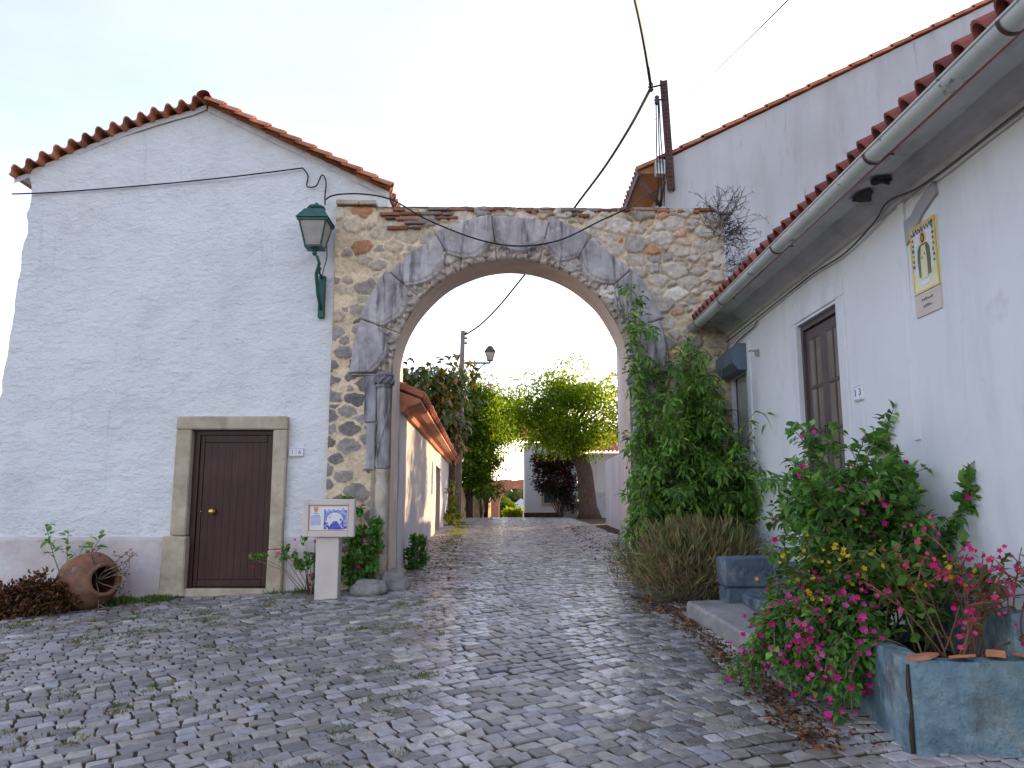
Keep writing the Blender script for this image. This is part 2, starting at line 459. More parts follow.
# ------------------------------------------------------------------ foliage helpers
def nrm(a):
    return a / np.maximum(np.linalg.norm(a, axis=1, keepdims=True), 1e-9)


def leaves(name, mat_, parent, P, D, N, L, W, C, far=False, fold=.18, droop=.2, org=None):
    """leaf blades: P bases, D axes, N normals, L lengths, W widths, C colours"""
    n = len(P)
    D = nrm(D)
    X = nrm(np.cross(D, N))
    N = nrm(np.cross(X, D))
    L = np.broadcast_to(np.asarray(L, float), (n,))[:, None]
    W = np.broadcast_to(np.asarray(W, float), (n,))[:, None]
    tip = P + D * L - N * L * droop
    if far:
        a = P + D * L * .45 + X * W * .5 + N * W * fold
        b = P + D * L * .45 - X * W * .5 + N * W * fold
        V = np.stack([P, a, tip, b], 1).reshape(-1, 3)
        k = np.arange(n)[:, None] * 4
        Fc = np.concatenate([k + [0, 1, 2], k + [0, 2, 3]], 1).reshape(-1, 3)
        cc = np.repeat(C, 2, 0)
    else:
        m = P + D * L * .5 + N * L * .03
        a = P + D * L * .36 + X * W * .5 + N * W * fold
        b = P + D * L * .36 - X * W * .5 + N * W * fold
        a2 = P + D * L * .70 + X * W * .33 + N * (W * fold * .7 - L * droop * .35)
        b2 = P + D * L * .70 - X * W * .33 + N * (W * fold * .7 - L * droop * .35)
        V = np.stack([P, a, a2, tip, b2, b, m], 1).reshape(-1, 3)
        k = np.arange(n)[:, None] * 7
        Fc = np.concatenate([k + [0, 1, 6], k + [1, 2, 6], k + [2, 3, 6], k + [3, 4, 6], k + [4, 5, 6], k + [5, 0, 6]], 1).reshape(-1, 3)
        cc = np.repeat(C, 6, 0)
    return link_mesh(name, V, Fc, mat_, parent, cols=cc, org=org)


def pal(n, cols, var=.18):
    c = np.array(cols, float)
    if c.shape[1] == 3:
        c = np.concatenate([c, np.ones((len(c), 1))], 1)
    i = R.integers(0, len(c), n)
    out = c[i].copy()
    out[:, :3] *= R.uniform(1 - var, 1 + var, (n, 1))
    return out


def in_blob(n, c, r, lo=.35):
    d = nrm(R.normal(size=(n, 3)))
    q = R.uniform(lo ** 3, 1, n) ** (1 / 3)
    return np.array(c) + d * q[:, None] * np.array(r), d


def flowers(name, parent, P, D, size, C, mat_=None, n=5):
    m = len(P)
    D = nrm(D)
    A = nrm(np.cross(D, R.normal(size=(m, 3))))
    B = np.cross(D, A)
    size = np.broadcast_to(np.asarray(size, float), (m,))
    vs = [P - D * size[:, None] * .35]
    for k in range(2 * n):
        t = PI * k / n
        r = size * (.5 if k % 2 == 0 else .3)
        vs.append(P + (A * math.cos(t) + B * math.sin(t)) * r[:, None] + D * size[:, None] * .05)
    V = np.stack(vs, 1).reshape(-1, 3)
    k0 = np.arange(m)[:, None] * (2 * n + 1)
    Fc = np.concatenate([k0 + [0, 1 + k, 1 + (k + 1) % (2 * n)] for k in range(2 * n)], 1).reshape(-1, 3)
    return link_mesh(name, V, Fc, mat_ or M['petal'], parent, cols=np.repeat(C, 2 * n, 0))


def shoot_path(base, d, length, curl, n=10, wig=.12, grav=.0):
    p = Vector(base)
    d = Vector(d).normalized()
    out = [p.copy()]
    st = length / n
    for i in range(n):
        d = (d + Vector((R.normal() * wig, R.normal() * wig, R.normal() * wig * .6)) * .6 + Vector(curl) * (i / n) * .3 + Vector((0, 0, -grav * (i / n)))).normalized()
        p = p + d * st
        out.append(p.copy())
    return out


def leaves_on_paths(paths, per_m, start=.15, spread=.03):
    P, D, N = [], [], []
    for pts in paths:
        for i in range(len(pts) - 1):
            if i / (len(pts) - 1) < start:
                continue
            a, b = pts[i], pts[i + 1]
            seg = (b - a)
            cnt = R.poisson(per_m * seg.length)
            for _ in range(cnt):
                q = a + seg * R.uniform()
                t = seg.normalized()
                rnd = Vector(R.normal(size=3))
                side = (rnd - t * rnd.dot(t)).normalized()
                P.append(q + side * R.uniform(0, spread))
                D.append(side + t * R.uniform(.1, .9) + Vector((0, 0, -.15)))
                N.append(Vector((0, 0, 1)) + Vector(R.normal(size=3)) * .35)
    return np.array(P), np.array(D), np.array(N)


def stems(name, mat_, parent, paths, r0, r1, n=5):
    mb = MB()
    for p in paths:
        k = len(p)
        mb.tube(p, [r0 + (r1 - r0) * i / (k - 1) for i in range(k)], n)
    return mb.build(name, mat_, parent)


def branch_tree(mb, base, tip_list, r0, fork):
    """limbs from a fork point to blob centres"""
    for t in tip_list:
        f = Vector(fork)
        t = Vector(t)
        mid = f.lerp(t, .5) + Vector((R.normal() * .12, R.normal() * .12, .12))
        mb.tube([f, mid, t], [r0 * .5, r0 * .28, r0 * .08], 6)


def tree(name, base, crown_c, crown_r, trunk_pts, trunk_r, nblob, nleaf, leaf_l, leaf_w, cols, label, cat, matl='leaf', group=None, blob_r=.36, far=True, droopy=.3, seed=0, flat=0):
    root = thing(name, base, label, cat, group)
    mb = MB()
    mb.tube(trunk_pts, trunk_r, 12)
    bl = []
    cc, cr = np.array(crown_c), np.array(crown_r)
    for i in range(nblob):
        d = R.normal(size=3)
        d /= np.linalg.norm(d)
        q = R.uniform(.25, 1) ** .6
        bl.append(cc + d * q * cr * (.95 if i % 4 == 0 else .80))
    k = sorted(range(nblob), key=lambda i: R.uniform())[:max(5, nblob // 3)]
    branch_tree(mb, base, [bl[i] for i in k], trunk_r[-1], trunk_pts[-1])
    # knobbly bark
    mb.v = [tuple(Vector(v) + noise.noise_vector(Vector(v) * 3) * .04 * min(1, trunk_r[0] * 4)) for v in mb.v]
    mb.build('trunk', M['bark'], root)
    Ps, Ds, Cs = [], [], []
    for b in bl:
        m = int(nleaf / nblob * R.uniform(.6, 1.4))
        rr = cr.mean() * blob_r * R.uniform(.6, 1.25)
        p, d = in_blob(m, b, (rr * 1.15, rr * 1.15, rr * .8), .3)
        Ps.append(p)
        Ds.append(d)
        c = pal(m, cols)
        c[:, :3] *= R.uniform(.8, 1.2)
        Cs.append(c)
    P, D, C = np.concatenate(Ps), np.concatenate(Ds), np.concatenate(Cs)
    n = len(P)
    ax = D + R.normal(size=(n, 3)) * .6 + np.array([0, 0, -droopy])
    N = np.array([0, 0, 1.0]) + R.normal(size=(n, 3)) * .55 + D * .3
    leaves('crown', M[matl], root, P, ax, N, leaf_l * R.uniform(.7, 1.25, n), leaf_w * R.uniform(.7, 1.25, n), C, far=far)
    return root


# ------------------------------------------------------------------ ground
def build_ground():
    xs = np.unique(np.concatenate([np.linspace(-12, 6, 61), np.linspace(-60, -12, 13), np.linspace(6, 60, 13), [-1500, -700, -300, -120, 120, 300, 700, 1500]]))
    ys = np.unique(np.concatenate([np.linspace(-6, 60, 111), np.linspace(60, 260, 25), np.linspace(300, 1500, 15), [-300, -60, -20]]))
    X, Y = np.meshgrid(xs, ys)
    Z = hgt(X, Y) - .0105
    far = (Y > 60)
    Z = Z + np.where(far, 0, 0)
    V = np.stack([X, Y, Z], -1).reshape(-1, 3)
    nx, ny = len(xs), len(ys)
    i = np.arange((ny - 1) * nx).reshape(ny - 1, nx)[:, :-1].ravel()
    Fc = np.stack([i, i + 1, i + nx + 1, i + nx], 1)
    o = link_mesh('ground', V, Fc, M['ground'], smooth=True)
    tag(o, 'bare brown earth stretching out under and beyond the cobbled street', 'ground', kind='structure')


build_ground()


def build_cobbles():
    cx, cy, hw, hd, cc, mi, rot = [], [], [], [], [], [], []
    row = 1.4
    def ff(x):
        return .62 * x if x < .8 else .62 * x - .22 * (x - .8) ** 2 / (1 + .3 * (x - .8))
    while row < 47:
        d = R.uniform(.112, .14) * (1 if row < 24 else 1.25)
        xl, xr = (-9.4, 3.05)
        x = xl + R.uniform(0, .1)
        while x < xr:
            w = R.choice([R.uniform(.105, .135), R.uniform(.125, .175)]) * (1 if row < 24 else 1.2)
            xm = x + w / 2
            y = row + ff(xm) + noise.noise(Vector((xm * .7, row * .6, 3))) * .10
            sl = (ff(xm + .01) - ff(xm - .01)) / .02
            keep = True
            if y > 10.75 and (xm < -1.75 - .045 * max(0, y - 11) - .05 or xm > 2.75):
                keep = False
            if y < 2.6 or y > 41 or (y < 4 and abs(xm) > y * .85):
                keep = False
            if xm > 2.3 and y < 6 and y > 4.6:
                keep = False
            if keep:
                cx.append(xm); cy.append(y); hw.append(w / 2 - R.uniform(.004, .010)); hd.append(d / 2 - R.uniform(.004, .009))
                rot.append(math.atan(sl) + R.normal() * .07)
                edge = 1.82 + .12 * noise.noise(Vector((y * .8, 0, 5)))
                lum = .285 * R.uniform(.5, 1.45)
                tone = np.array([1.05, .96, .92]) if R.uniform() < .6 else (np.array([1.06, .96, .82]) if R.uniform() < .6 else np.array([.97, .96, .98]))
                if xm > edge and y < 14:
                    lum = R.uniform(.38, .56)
                if R.uniform() < .05:
                    lum *= 1.45
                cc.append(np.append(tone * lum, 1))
                tr = (abs(xm + .62) < .38 + .1 * noise.noise(Vector((y, xm, 8))) or abs(xm - .98) < .46 + .1 * noise.noise(Vector((y, xm, 9)))) and y > 4.5  # wheel tracks, set wide to follow the band of sky glare
                if tr: lum *= 1.12
                mi.append(1 if tr and R.uniform() < .85 else 0)
            x += w * math.cos(math.atan((ff(xm + .01) - ff(xm - .01)) / .02))
        row += d * 1.08
    n = len(cx)
    cx, cy, hw, hd, rot = map(np.array, (cx, cy, hw, hd, rot))
    cc = np.array(cc)
    cut = .13
    base = np.array([[-1, -1 + cut], [-1 + cut, -1], [1 - cut, -1], [1, -1 + cut], [1, 1 - cut], [1 - cut, 1], [-1 + cut, 1], [-1, 1 - cut]])
    zt = R.normal(size=n) * .003 + .001
    tx, ty = R.normal(size=n) * .03, R.normal(size=n) * .03
    rings = []
    sk = R.normal(size=n) * .34
    shp = 1 + R.uniform(-.13, .10, (n, 8))
    for (sc, dz) in ((1.0, -.04), (1.0, -.006), (.80, .0)):
        ux = base[None, :, 0] * shp * hw[:, None] * (sc if sc == 1 else 1 - .006 / hw[:, None]) + base[None, :, 1] * (sk * .35 * hd)[:, None]
        uy = base[None, :, 1] * shp * hd[:, None] * (sc if sc == 1 else 1 - .006 / hd[:, None])
        c, s = np.cos(rot)[:, None], np.sin(rot)[:, None]
        X = cx[:, None] + ux * c - uy * s
        Y = cy[:, None] + ux * s + uy * c
        Z = hgt(X, Y) + zt[:, None] + dz + tx[:, None] * ux + ty[:, None] * uy
        rings.append(np.stack([X, Y, Z], -1))
    top = np.stack([cx, cy, hgt(cx, cy) + zt + .0025], -1)[:, None, :]
    V = np.concatenate(rings + [top], 1)  # n,25,3
    k = np.arange(n)[:, None] * 25
    q = []
    for r in (0, 1):
        for j in range(8):
            j2 = (j + 1) % 8
            q.append(k + np.array([r * 8 + j, r * 8 + j2, (r + 1) * 8 + j2, (r + 1) * 8 + j]))
    quads = np.stack(q, 1).reshape(-1, 4)
    t = []
    for j in range(8):
        t.append(k + np.array([16 + j, 16 + (j + 1) % 8, 24, 24]))
    tris = np.stack(t, 1).reshape(-1, 4)[:, :3]
    Vf = V.reshape(-1, 3)
    faces = [list(map(int, f)) for f in quads] + [list(map(int, f)) for f in tris]
    mi = np.array(mi)
    midx = np.concatenate([np.repeat(mi, 16), np.repeat(mi, 8)])
    cols = np.concatenate([np.repeat(cc, 16, 0), np.repeat(cc, 8, 0)])
    sm = np.zeros(n * 24, bool)
    o = link_mesh('cobbled_street', Vf, faces, [M['cobble'], M['cobble_worn_glare']], midx=midx, cols=cols, smask=sm)
    tag(o, 'grey cobblestone paving rising from the forecourt through the arch', 'street', kind='structure')


build_cobbles()

# grass tufts and dead leaves : stuff
def ground_litter():
    P, D, N, L, C = [], [], [], [], []

    def tuft(x, y, n, h, cols, sp):
        for _ in range(n):
            px, py = x + R.normal() * sp, y + R.normal() * sp
            P.append((px, py, H(px, py) - .006)); D.append((R.normal() * .6, R.normal() * .6, .9)); N.append((R.normal(), R.normal(), .2))
            L.append(h * R.uniform(.5, 1.3)); C.append(cols[R.integers(len(cols))])
    g = [(.10, .19, .04, 1), (.14, .22, .05, 1), (.20, .22, .06, 1), (.08, .15, .04, 1)]
    yg = [(.24, .20, .05, 1), (.17, .17, .05, 1), (.28, .22, .08, 1)]
    for _ in range(800):
        x = R.uniform(-8.2, -.6); y = R.uniform(3.8, 10.2)
        if noise.noise(Vector((x * .8, y * .8, 1))) < -.05 and R.uniform() < .8:
            continue
        tuft(x, y, int(R.integers(16, 70)), R.uniform(.016, .036), g if R.uniform() < .45 else yg, R.uniform(.02, .07))
    for _ in range(90):
        x = R.uniform(-7.5, -2.5); y = 10.45 + R.normal() * .06
        if -4.45 < x < -3.2: continue
        tuft(x, y, 16, .06, g, .05)
    for _ in range(40):
        x = R.uniform(-5.4, -4.5); y = 10.35 + R.normal() * .07
        tuft(x, y, 22, .085, g, .05)
    for _ in range(170):   # verge along the left wall past the arch
        y = R.uniform(10.9, 30); x = -1.05 - .045 * (y - 11) + R.normal() * .14
        tuft(x, y, 22, .024 + .001 * y, g + g + yg, .08)
    for _ in range(50):
        x = R.uniform(1.3, 2.1); y = R.uniform(4.3, 9)
        tuft(x, y, 9, .03, g, .03)
    P_, D_, N_, L_, C_ = map(np.array, (P, D, N, L, C))
    o = leaves('grass', M['leaf'], None, P_, D_, N_, L_, L_ * .22, C_, far=True, org=(0, 0, 0))
    tag(o, 'short green and yellowing grass growing in the cobble joints and verges', 'grass', kind='stuff')
    # dead leaves
    P, D, C, L = [], [], [], []
    br = [(.30, .12, .045, 1), (.22, .10, .05, 1), (.12, .065, .035, 1), (.36, .17, .06, 1), (.09, .055, .035, 1)]

    def dl(x, y, sz):
        P.append((x, y, H(x, y) + R.uniform(.004, .022))); D.append((R.normal(), R.normal(), R.normal() * .25)); L.append(sz * R.uniform(.5, 1.3)); C.append(br[R.integers(len(br))])
    for _ in range(520):
        y = R.uniform(4.4, 8.6); dl(1.72 + R.normal() * .075, y, .05)
    for _ in range(420):
        t = R.uniform(); y = 4.6 + 1.9 * t
        dl(1.86 - .1 * t + R.normal() * .11, y + R.normal() * .1, .03)
    for _ in range(260):
        y = R.uniform(8.3, 9.4); dl(1.58 + R.normal() * .12, y, .045)
    for _ in range(300):
        y = R.uniform(10, 26); dl(1.62 + .012 * y + R.normal() * .2, y, .075)
    for _ in range(120):
        y = R.uniform(10, 26); dl(-1.15 - .045 * (y - 11) + R.normal() * .2, y, .06)
    for _ in range(60):
        dl(R.uniform(-7, 1.5), R.uniform(4, 10), .028)
    P_, D_, C_, L_ = map(np.array, (P, D, C, L))
    N_ = np.array([0, 0, 1.]) + R.normal(size=(len(P_), 3)) * .35
    o = leaves('fallen_leaves', M['dry'], None, P_, D_, N_, L_, L_ * .6, C_, org=(0, 0, 0), fold=.3)
    tag(o, 'dry brown and orange fallen leaves gathered along the street edge', 'fallen leaves', kind='stuff')
    # crumbs of gritty soil in the gutter
    mb = MB()
    for _ in range(420):
        t = R.uniform(); y = 4.5 + 3.6 * t
        x = 1.80 - .04 * t + R.normal() * .10
        r = R.uniform(.006, .022); z = H(x, y)
        a = [(x + r * math.cos(k * 2.1 + t) * R.uniform(.6, 1.3), y + r * math.sin(k * 2.1 + t) * R.uniform(.6, 1.3), z - .004) for k in range(3)]
        mb.add(a + [(x, y, z + r * .8)], [[0, 1, 3], [1, 2, 3], [2, 0, 3]])
    tag(mb.build('dirt', M['soil'], None, org=(0, 0, 0)), 'crumbly dark dirt lying in the gutter by the blue planter', 'dirt', kind='stuff')


ground_litter()

# ------------------------------------------------------------------ wavy tile sheet
def wave_sheet(mb, o, dw, de, nrm_, nper, per, amp, steps, step_len, mi=0, th=.018, lift=.012):
    """tile courses: wave runs along dw, courses run along de; each course laps over the next"""
    o, dw, de, nn = Vector(o), Vector(dw).normalized(), Vector(de).normalized(), Vector(nrm_).normalized()
    sub = 10
    for s in range(steps):
        for p in range(nper):
            col = tuple([R.uniform(.62, 1.25)] * 3) + (1,)
            jit = R.normal() * .008
            prof = []
            for k in range(sub + 1):
                t = k / sub
                a = (p + t) * per
                z = amp * (math.cos(2 * PI * (t - .5)) ** 1 if True else 0)
                # rounder crest, rounder pan
                c = math.cos(2 * PI * (t - .5))
                z = amp * math.copysign(abs(c) ** .7, c)
                prof.append((a, z))
            lo = s * step_len + jit
            hi = lo + step_len * 1.12
            vs = []
            for (l, up) in ((lo, lift), (hi, -lift * .2)):
                for (a, z) in prof:
                    vs.append(o + dw * a + de * l + nn * (z + up + th))
                for (a, z) in prof:
                    vs.append(o + dw * a + de * l + nn * (z + up))
            m = sub + 1
            fs = []
            for k in range(sub):
                fs.append([k, k + 1, 2 * m + k + 1, 2 * m + k])
                fs.append([m + k, 3 * m + k, 3 * m + k + 1, m + k + 1])
                fs.append([k, m + k, m + k + 1, k + 1])
                fs.append([2 * m + k, 2 * m + k + 1, 3 * m + k + 1, 3 * m + k])
            mb.add(vs, fs, mi, col, False)


# ------------------------------------------------------------------ LEFT WHITE HOUSE
FY = 10.6


def left_house():
    root = thing('white_house', (-4.6, FY, H(-4.6, FY)), 'tall whitewashed house with a plain gable and a brown plank door numbered sixteen', 'house')
    PEAK = (-4.47, 7.30)
    LE = (-7.1, 6.22)
    RE = (-1.80, 5.93)

    def top(x):
        if x < PEAK[0]:
            t = (x - LE[0]) / (PEAK[0] - LE[0])
            return LE[1] + t * (PEAK[1] - LE[1]) + .10 * math.sin(PI * max(0, min(1, t)))
        return PEAK[1] + (x - PEAK[0]) / (RE[0] - PEAK[0]) * (RE[1] - PEAK[1])
    dx0, dx1, dz1 = -4.42, -3.24, 2.56
    xs = sorted(set([round(x, 4) for x in np.linspace(-6.92, dx0, 44)] + [round(x, 4) for x in np.linspace(dx0, dx1, 20)] + [round(x, 4) for x in np.linspace(dx1, RE[0], 26)]))
    zl = list(np.linspace(-.2, dz1, 40)) + [None] * 52
    nz = len(zl)
    vs, fs = [], []
    for i, x in enumerate(xs):
        tp = top(x)
        for j in range(nz):
            z = zl[j] if zl[j] is not None else dz1 + (tp - dz1) * (j - 39) / 52
            # battered left edge
            w = max(0, (-4.8 - x) / 2.12)
            bx = x - w * (.30 * max(0, (5.9 - z)) / 5.9 + .05) + w ** 8 * (.045 * noise.noise(Vector((0, 0, z * 2.3))) + .035 * noise.noise(Vector((3, 0, z * 7))))
            n1 = noise.noise(Vector((x * .7, z * .7, 0))) * .035 + noise.noise(Vector((x * 2.5, z * 3.2, 4))) * .014 + noise.noise(Vector((x * 6, z * 9, 9))) * .007
            vs.append((bx, FY - n1, z))
    for i in range(len(xs) - 1):
        for j in range(nz - 1):
            if xs[i] >= dx0 - 1e-4 and xs[i + 1] <= dx1 + 1e-4 and j < 39:
                continue
            fs.append([i * nz + j, (i + 1) * nz + j, (i + 1) * nz + j + 1, i * nz + j + 1])
    front = len(vs)
    # side + back walls, one closed shell behind the skin
    mb = MB()
    mb.add(vs, fs, 0, sm=True)
    b = [(xs[0] - .05, FY, 0)]
    left_ids = [j for j in range(nz)]
    lv = [vs[j] for j in left_ids]
    back = [(v[0] + .02, 12.5, v[2]) for v in lv]
    mb.add(lv + back, [[j, j + 1, nz + j + 1, nz + j] for j in range(nz - 1)], 0, sm=True)
    mb.add([(RE[0], FY - .02, -.2), (RE[0], 11.2, -.2), (RE[0], 11.2, 5.93), (RE[0], FY - .02, 5.93)], [[0, 1, 2, 3]], 0)
    mb.add([(-7.2, 12.5, -.5), (RE[0], 12.5, -.5), (RE[0], 12.5, RE[1]), (PEAK[0], 12.5, PEAK[1]), (-7, 12.5, LE[1])], [[0, 1, 2, 3, 4]], 0)
    mb.add([(RE[0], 11.2, -.2), (RE[0], 12.5, -.2), (RE[0], 12.5, 5.93), (RE[0], 11.2, 5.93)], [[0, 1, 2, 3]], 0)
    # door reveals
    mb.box(dx0 - .02, dx0, FY - .02, FY + .3, .1, dz1, 0)
    mb.box(dx1, dx1 + .02, FY - .02, FY + .3, .1, dz1, 0)
    mb.box(dx0 - .02, dx1 + .02, FY - .02, FY + .3, dz1, dz1 + .02, 0)
    mb.build('wall', [M['plaster']], root)
    # faded plinth band : a slightly proud coat
    for (a, c) in ((-7.35, -4.66), (-3.08, -2.53)):
        n1, n2 = max(6, int((c - a) / .06)), 20
        vv, ff = [], []
        for i in range(n1 + 1):
            x = a + (c - a) * i / n1
            zt = 1.085 + .012 * noise.noise(Vector((x * 1.6, 1, 1))) + .006 * noise.noise(Vector((x * 9, 1, 1)))
            for j in range(n2 + 1):
                z = -.1 + (zt + .1) * j / n2
                n_ = noise.noise(Vector((x * .7, z * .7, 0))) * .035 + noise.noise(Vector((x * 2.5, z * 3.2, 4))) * .014 + noise.noise(Vector((x * 6, z * 9, 9))) * .007
                vv.append((x, FY - n_ - .014 - .02 * max(0, .5 - z), z))
            vv.append((x, FY + .05, zt))
        k = n2 + 2
        for i in range(n1):
            for j in range(n2 + 1):
                ff.append([i * k + j, (i + 1) * k + j, (i + 1) * k + j + 1, i * k + j + 1])
        q = MB()
        q.add(vv, ff, 0, sm=True)
        q.build('plinth', M['plinth'], root)
    # stone door surround
    sb = MB()
    zb = .30
    sb.box(-4.60, -4.385, FY - .09, FY + .16, 1.10, 2.53, jit=.006, bev=.015)
    sb.box(-4.68, -4.37, FY - .12, FY + .16, zb, 1.095, jit=.008, bev=.018)
    sb.box(-3.27, -3.08, FY - .09, FY + .16, .92, 2.53, jit=.006, bev=.015)
    sb.box(-3.27, -3.06, FY - .11, FY + .16, zb, .915, jit=.006, bev=.018)
    sb.box(-4.60, -3.08, FY - .095, FY + .16, 2.535, 2.715, jit=.005, bev=.015)
    sb.box(-4.38, -3.26, FY - .06, FY + .2, zb, .405, jit=.003, bev=.01)
    sb.build('door_surround', M['limestone'], root)
    # door
    db = MB()
    x0, x1, z0, z1, y = -4.383, -3.272, .415, 2.528, FY + .06
    db.box(x0, x0 + .075, y - .04, y + .05, z0, z1)
    db.box(x1 - .05, x1, y - .04, y + .05, z0, z1)
    db.box(x0 + .075, x1 - .05, y - .04, y + .05, z1 - .06, z1)
    a, c = x0 + .079, x1 - .054
    npl = 9
    w = (c - .06 - (a + .06)) / npl
    db.box(a, a + .057, y - .015, y + .035, z0 + .01, z1 - .065, bev=.004)
    db.box(c - .057, c, y - .015, y + .035, z0 + .01, z1 - .065, bev=.004)
    db.box(a + .06, c - .06, y - .017, y + .035, z1 - .16, z1 - .065, bev=.004)
    db.box(a + .06, c - .06, y - .017, y + .035, z0 + .01, z0 + .10, bev=.004)
    for i in range(npl):
        db.box(a + .06 + i * w + .0002, a + .06 + (i + 1) * w - .0002, y - .006, y + .03, z0 + .103, z1 - .163, bev=.002)
    d = db.build('door', M['door_wood'], root)
    kb = MB()
    kb.lathe([(.0, -.002), (.042, 0), (.044, .006), (.018, .012), (.016, .035), (.034, .045), (.043, .06), (.036, .078), (.0, .084)], (-4.085, y - .018, 1.42), (0, -1, 0), 20)
    kb.build('handle', M['brass'], d)
    kb = MB()
    kb.lathe([(.0, 0), (.014, .001), (.014, .006), (0, .008)], (-4.25, y - .018, 1.42), (0, -1, 0), 12)
    kb.build('keyhole_plate', M['brass'], d)
    # house number
    pb = MB()
    for i in (0, 1):
        pb.box(-3.06 + i * .101, -2.962 + i * .101, FY - .04, FY + .0, 2.165, 2.285, bev=.006)
    pl = pb.build('number_plate', M['white_ceramic'], root)
    for i in (0, 1):
        rb = MB()
        xx = -3.06 + i * .101
        for (p, q, r_, s_) in ((.006, .092, 0.008, .013), (.006, .092, .107, .112)):
            rb.box(xx + p, xx + q, FY - .043, FY - .039, 2.165 + r_, 2.165 + s_)
        rb.build('number_border', M['blue_pale'], pl)
    for i, ch in enumerate('16'):
        text_mesh('digit', ch, .085, M['blue_glaze'], pl, Matrix.Translation((-3.011 + .101 * i, FY - .042, 2.226)) @ Matrix.Rotation(PI / 2, 4, 'X'))
    # roof : left slope shows tile ends, right slope shows the verge lengthwise
    rb = MB()
    n = 14
    pts = []
    for i in range(n):
        x = -7.22 + i * (2.72 / n)
        pts.append(Vector((x, 10.42, top(max(x, -7.1)) + .05 - (.05 if i == 0 else 0))))
    pts.append(Vector((-4.5, 10.42, 7.37)))
    for i in range(n):
        a, b_ = pts[i], pts[i + 1]
        dw = (b_ - a)
        nn = Vector((-dw.z, 0, dw.x)).normalized()
        wave_sheet(rb, a, dw, (0, 1, 0), nn, 1, dw.length, .054, 3, .72, th=.024, lift=.006)
    # right slope
    dv = Vector((RE[0] + .08 - PEAK[0], 0, RE[1] - PEAK[1]))
    slope = dv.normalized()
    nn = Vector((-slope.z, 0, slope.x))
    L = dv.length - .06
    o = Vector((PEAK[0], 10.40, PEAK[1] + .05)) + slope * L
    wave_sheet(rb, o - Vector((0, .0, 0)), (0, 1, 0), -slope, nn, 10, .212, .05, 12, L / 12, th=.022, lift=.034)
    # cover verge row (half barrels on the very edge)
    for i in range(12):
        c0 = Vector((PEAK[0], 10.46, PEAK[1] + .05)) + slope * (L * i / 12)
        c1 = c0 + slope * (L / 12 * 1.18)
        col = tuple([R.uniform(.75, 1.3)] * 3) + (1,)
        vs, fs = [], []
        for (c, r, up) in ((c0, .058, .0), (c1, .072, .028)):
            for k in range(9):
                t = PI * k / 8 - .15
                vs.append(c + Vector((0, 1, 0)) * (-math.cos(t) * r) + nn * (math.sin(t) * r + up))
            for k in range(9):
                t = PI * k / 8 - .15
                vs.append(c + Vector((0, 1, 0)) * (-math.cos(t) * (r - .018)) + nn * (math.sin(t) * (r - .018) + up))
        for k in range(8):
            fs += [[k, k + 1, 18 + k + 1, 18 + k], [9 + k, 27 + k, 27 + k + 1, 9 + k + 1], [18 + k, 18 + k + 1, 27 + k + 1, 27 + k], [k, 9 + k, 10 + k, k + 1]]
        fs += [[0, 18, 27, 9], [8, 17, 35, 26]]
        rb.add(vs, fs, 0, col)
    # ridge
    for i in range(5):
        y0 = 10.36 + i * .43
        vs, fs = [], []
        for (yy, r) in ((y0, .10), (y0 + .54, .085)):
            for k in range(9):
                t = PI * k / 8
                vs.append((PEAK[0] + math.cos(t) * r, yy, PEAK[1] + .07 + math.sin(t) * r * .8))
        for k in range(8):
            fs.append([k, k + 1, 9 + k + 1, 9 + k])
        rb.add(vs, fs, 0, (1, .95, .9, 1), True)
    rb.build('roof', [M['terracotta']], root)
    # mortar bed under the tiles
    bb = MB()
    for i in range(n):
        a, b_ = pts[i], pts[i + 1]
        bb.add([(a.x, 10.575, a.z - .03), (b_.x, 10.575, b_.z - .03), (b_.x, 12.4, b_.z - .03), (a.x, 12.4, a.z - .03),
                (a.x, 10.575, a.z - .11), (b_.x, 10.575, b_.z - .11)], [[0, 1, 2, 3], [4, 5, 1, 0]], 0)
    p0 = Vector((PEAK[0], 0, PEAK[1] + .025)); p1 = p0 + slope * L
    bb.add([(p0.x, 10.575, p0.z), (p1.x, 10.575, p1.z), (p1.x, 12.4, p1.z), (p0.x, 12.4, p0.z), (p0.x, 10.575, p0.z - .09), (p1.x, 10.575, p1.z - .09)], [[0, 1, 2, 3], [4, 5, 1, 0]], 0)
    bb.build('roof_bedding', [M['plaster']], root)


left_house()


# ------------------------------------------------------------------ STONE ARCH
XC, ZC, RI = -.015, 3.30, 1.63
AY0, AY1 = 10.46, 11.12


def stone_lump(mb, x, z, w, h, y, dep, col, n=11, ang=0, mi=1):
    ring, mid = [], []
    ph = R.uniform(0, 6.28)
    ca, sa = math.cos(ang), math.sin(ang)
    for k in range(n):
        t = 2 * PI * k / n
        c, s = math.cos(t), math.sin(t)
        q = (abs(c) ** 2.6 + abs(s) ** 2.6) ** (-1 / 2.6)
        r = q * (1 + .16 * math.sin(2 * t + ph) * R.uniform(.2, 1) + R.normal() * .07)
        a, b = c * r * w / 2, s * r * h / 2
        ring.append((x + a * ca - b * sa, y + .012, z + a * sa + b * ca))
        k2 = R.uniform(.70, .90)
        mid.append((x + (a * ca - b * sa) * k2, y - dep * R.uniform(.55, 1.0), z + (a * sa + b * ca) * k2))
    core = []
    for k in range(n):
        core.append((x + (mid[k][0] - x) * .5, y - dep * R.uniform(.75, 1.2), z + (mid[k][2] - z) * .5))
    vs = ring + mid + core + [(x, y - dep * R.uniform(.8, 1.15), z)]
    fs = []
    for k in range(n):
        k2 = (k + 1) % n
        fs += [[k, k2, n + k2, n + k], [n + k, n + k2, 2 * n + k2, 2 * n + k], [2 * n + k, 2 * n + k2, 3 * n]]
    mb.add(vs, fs, mi, col, False)


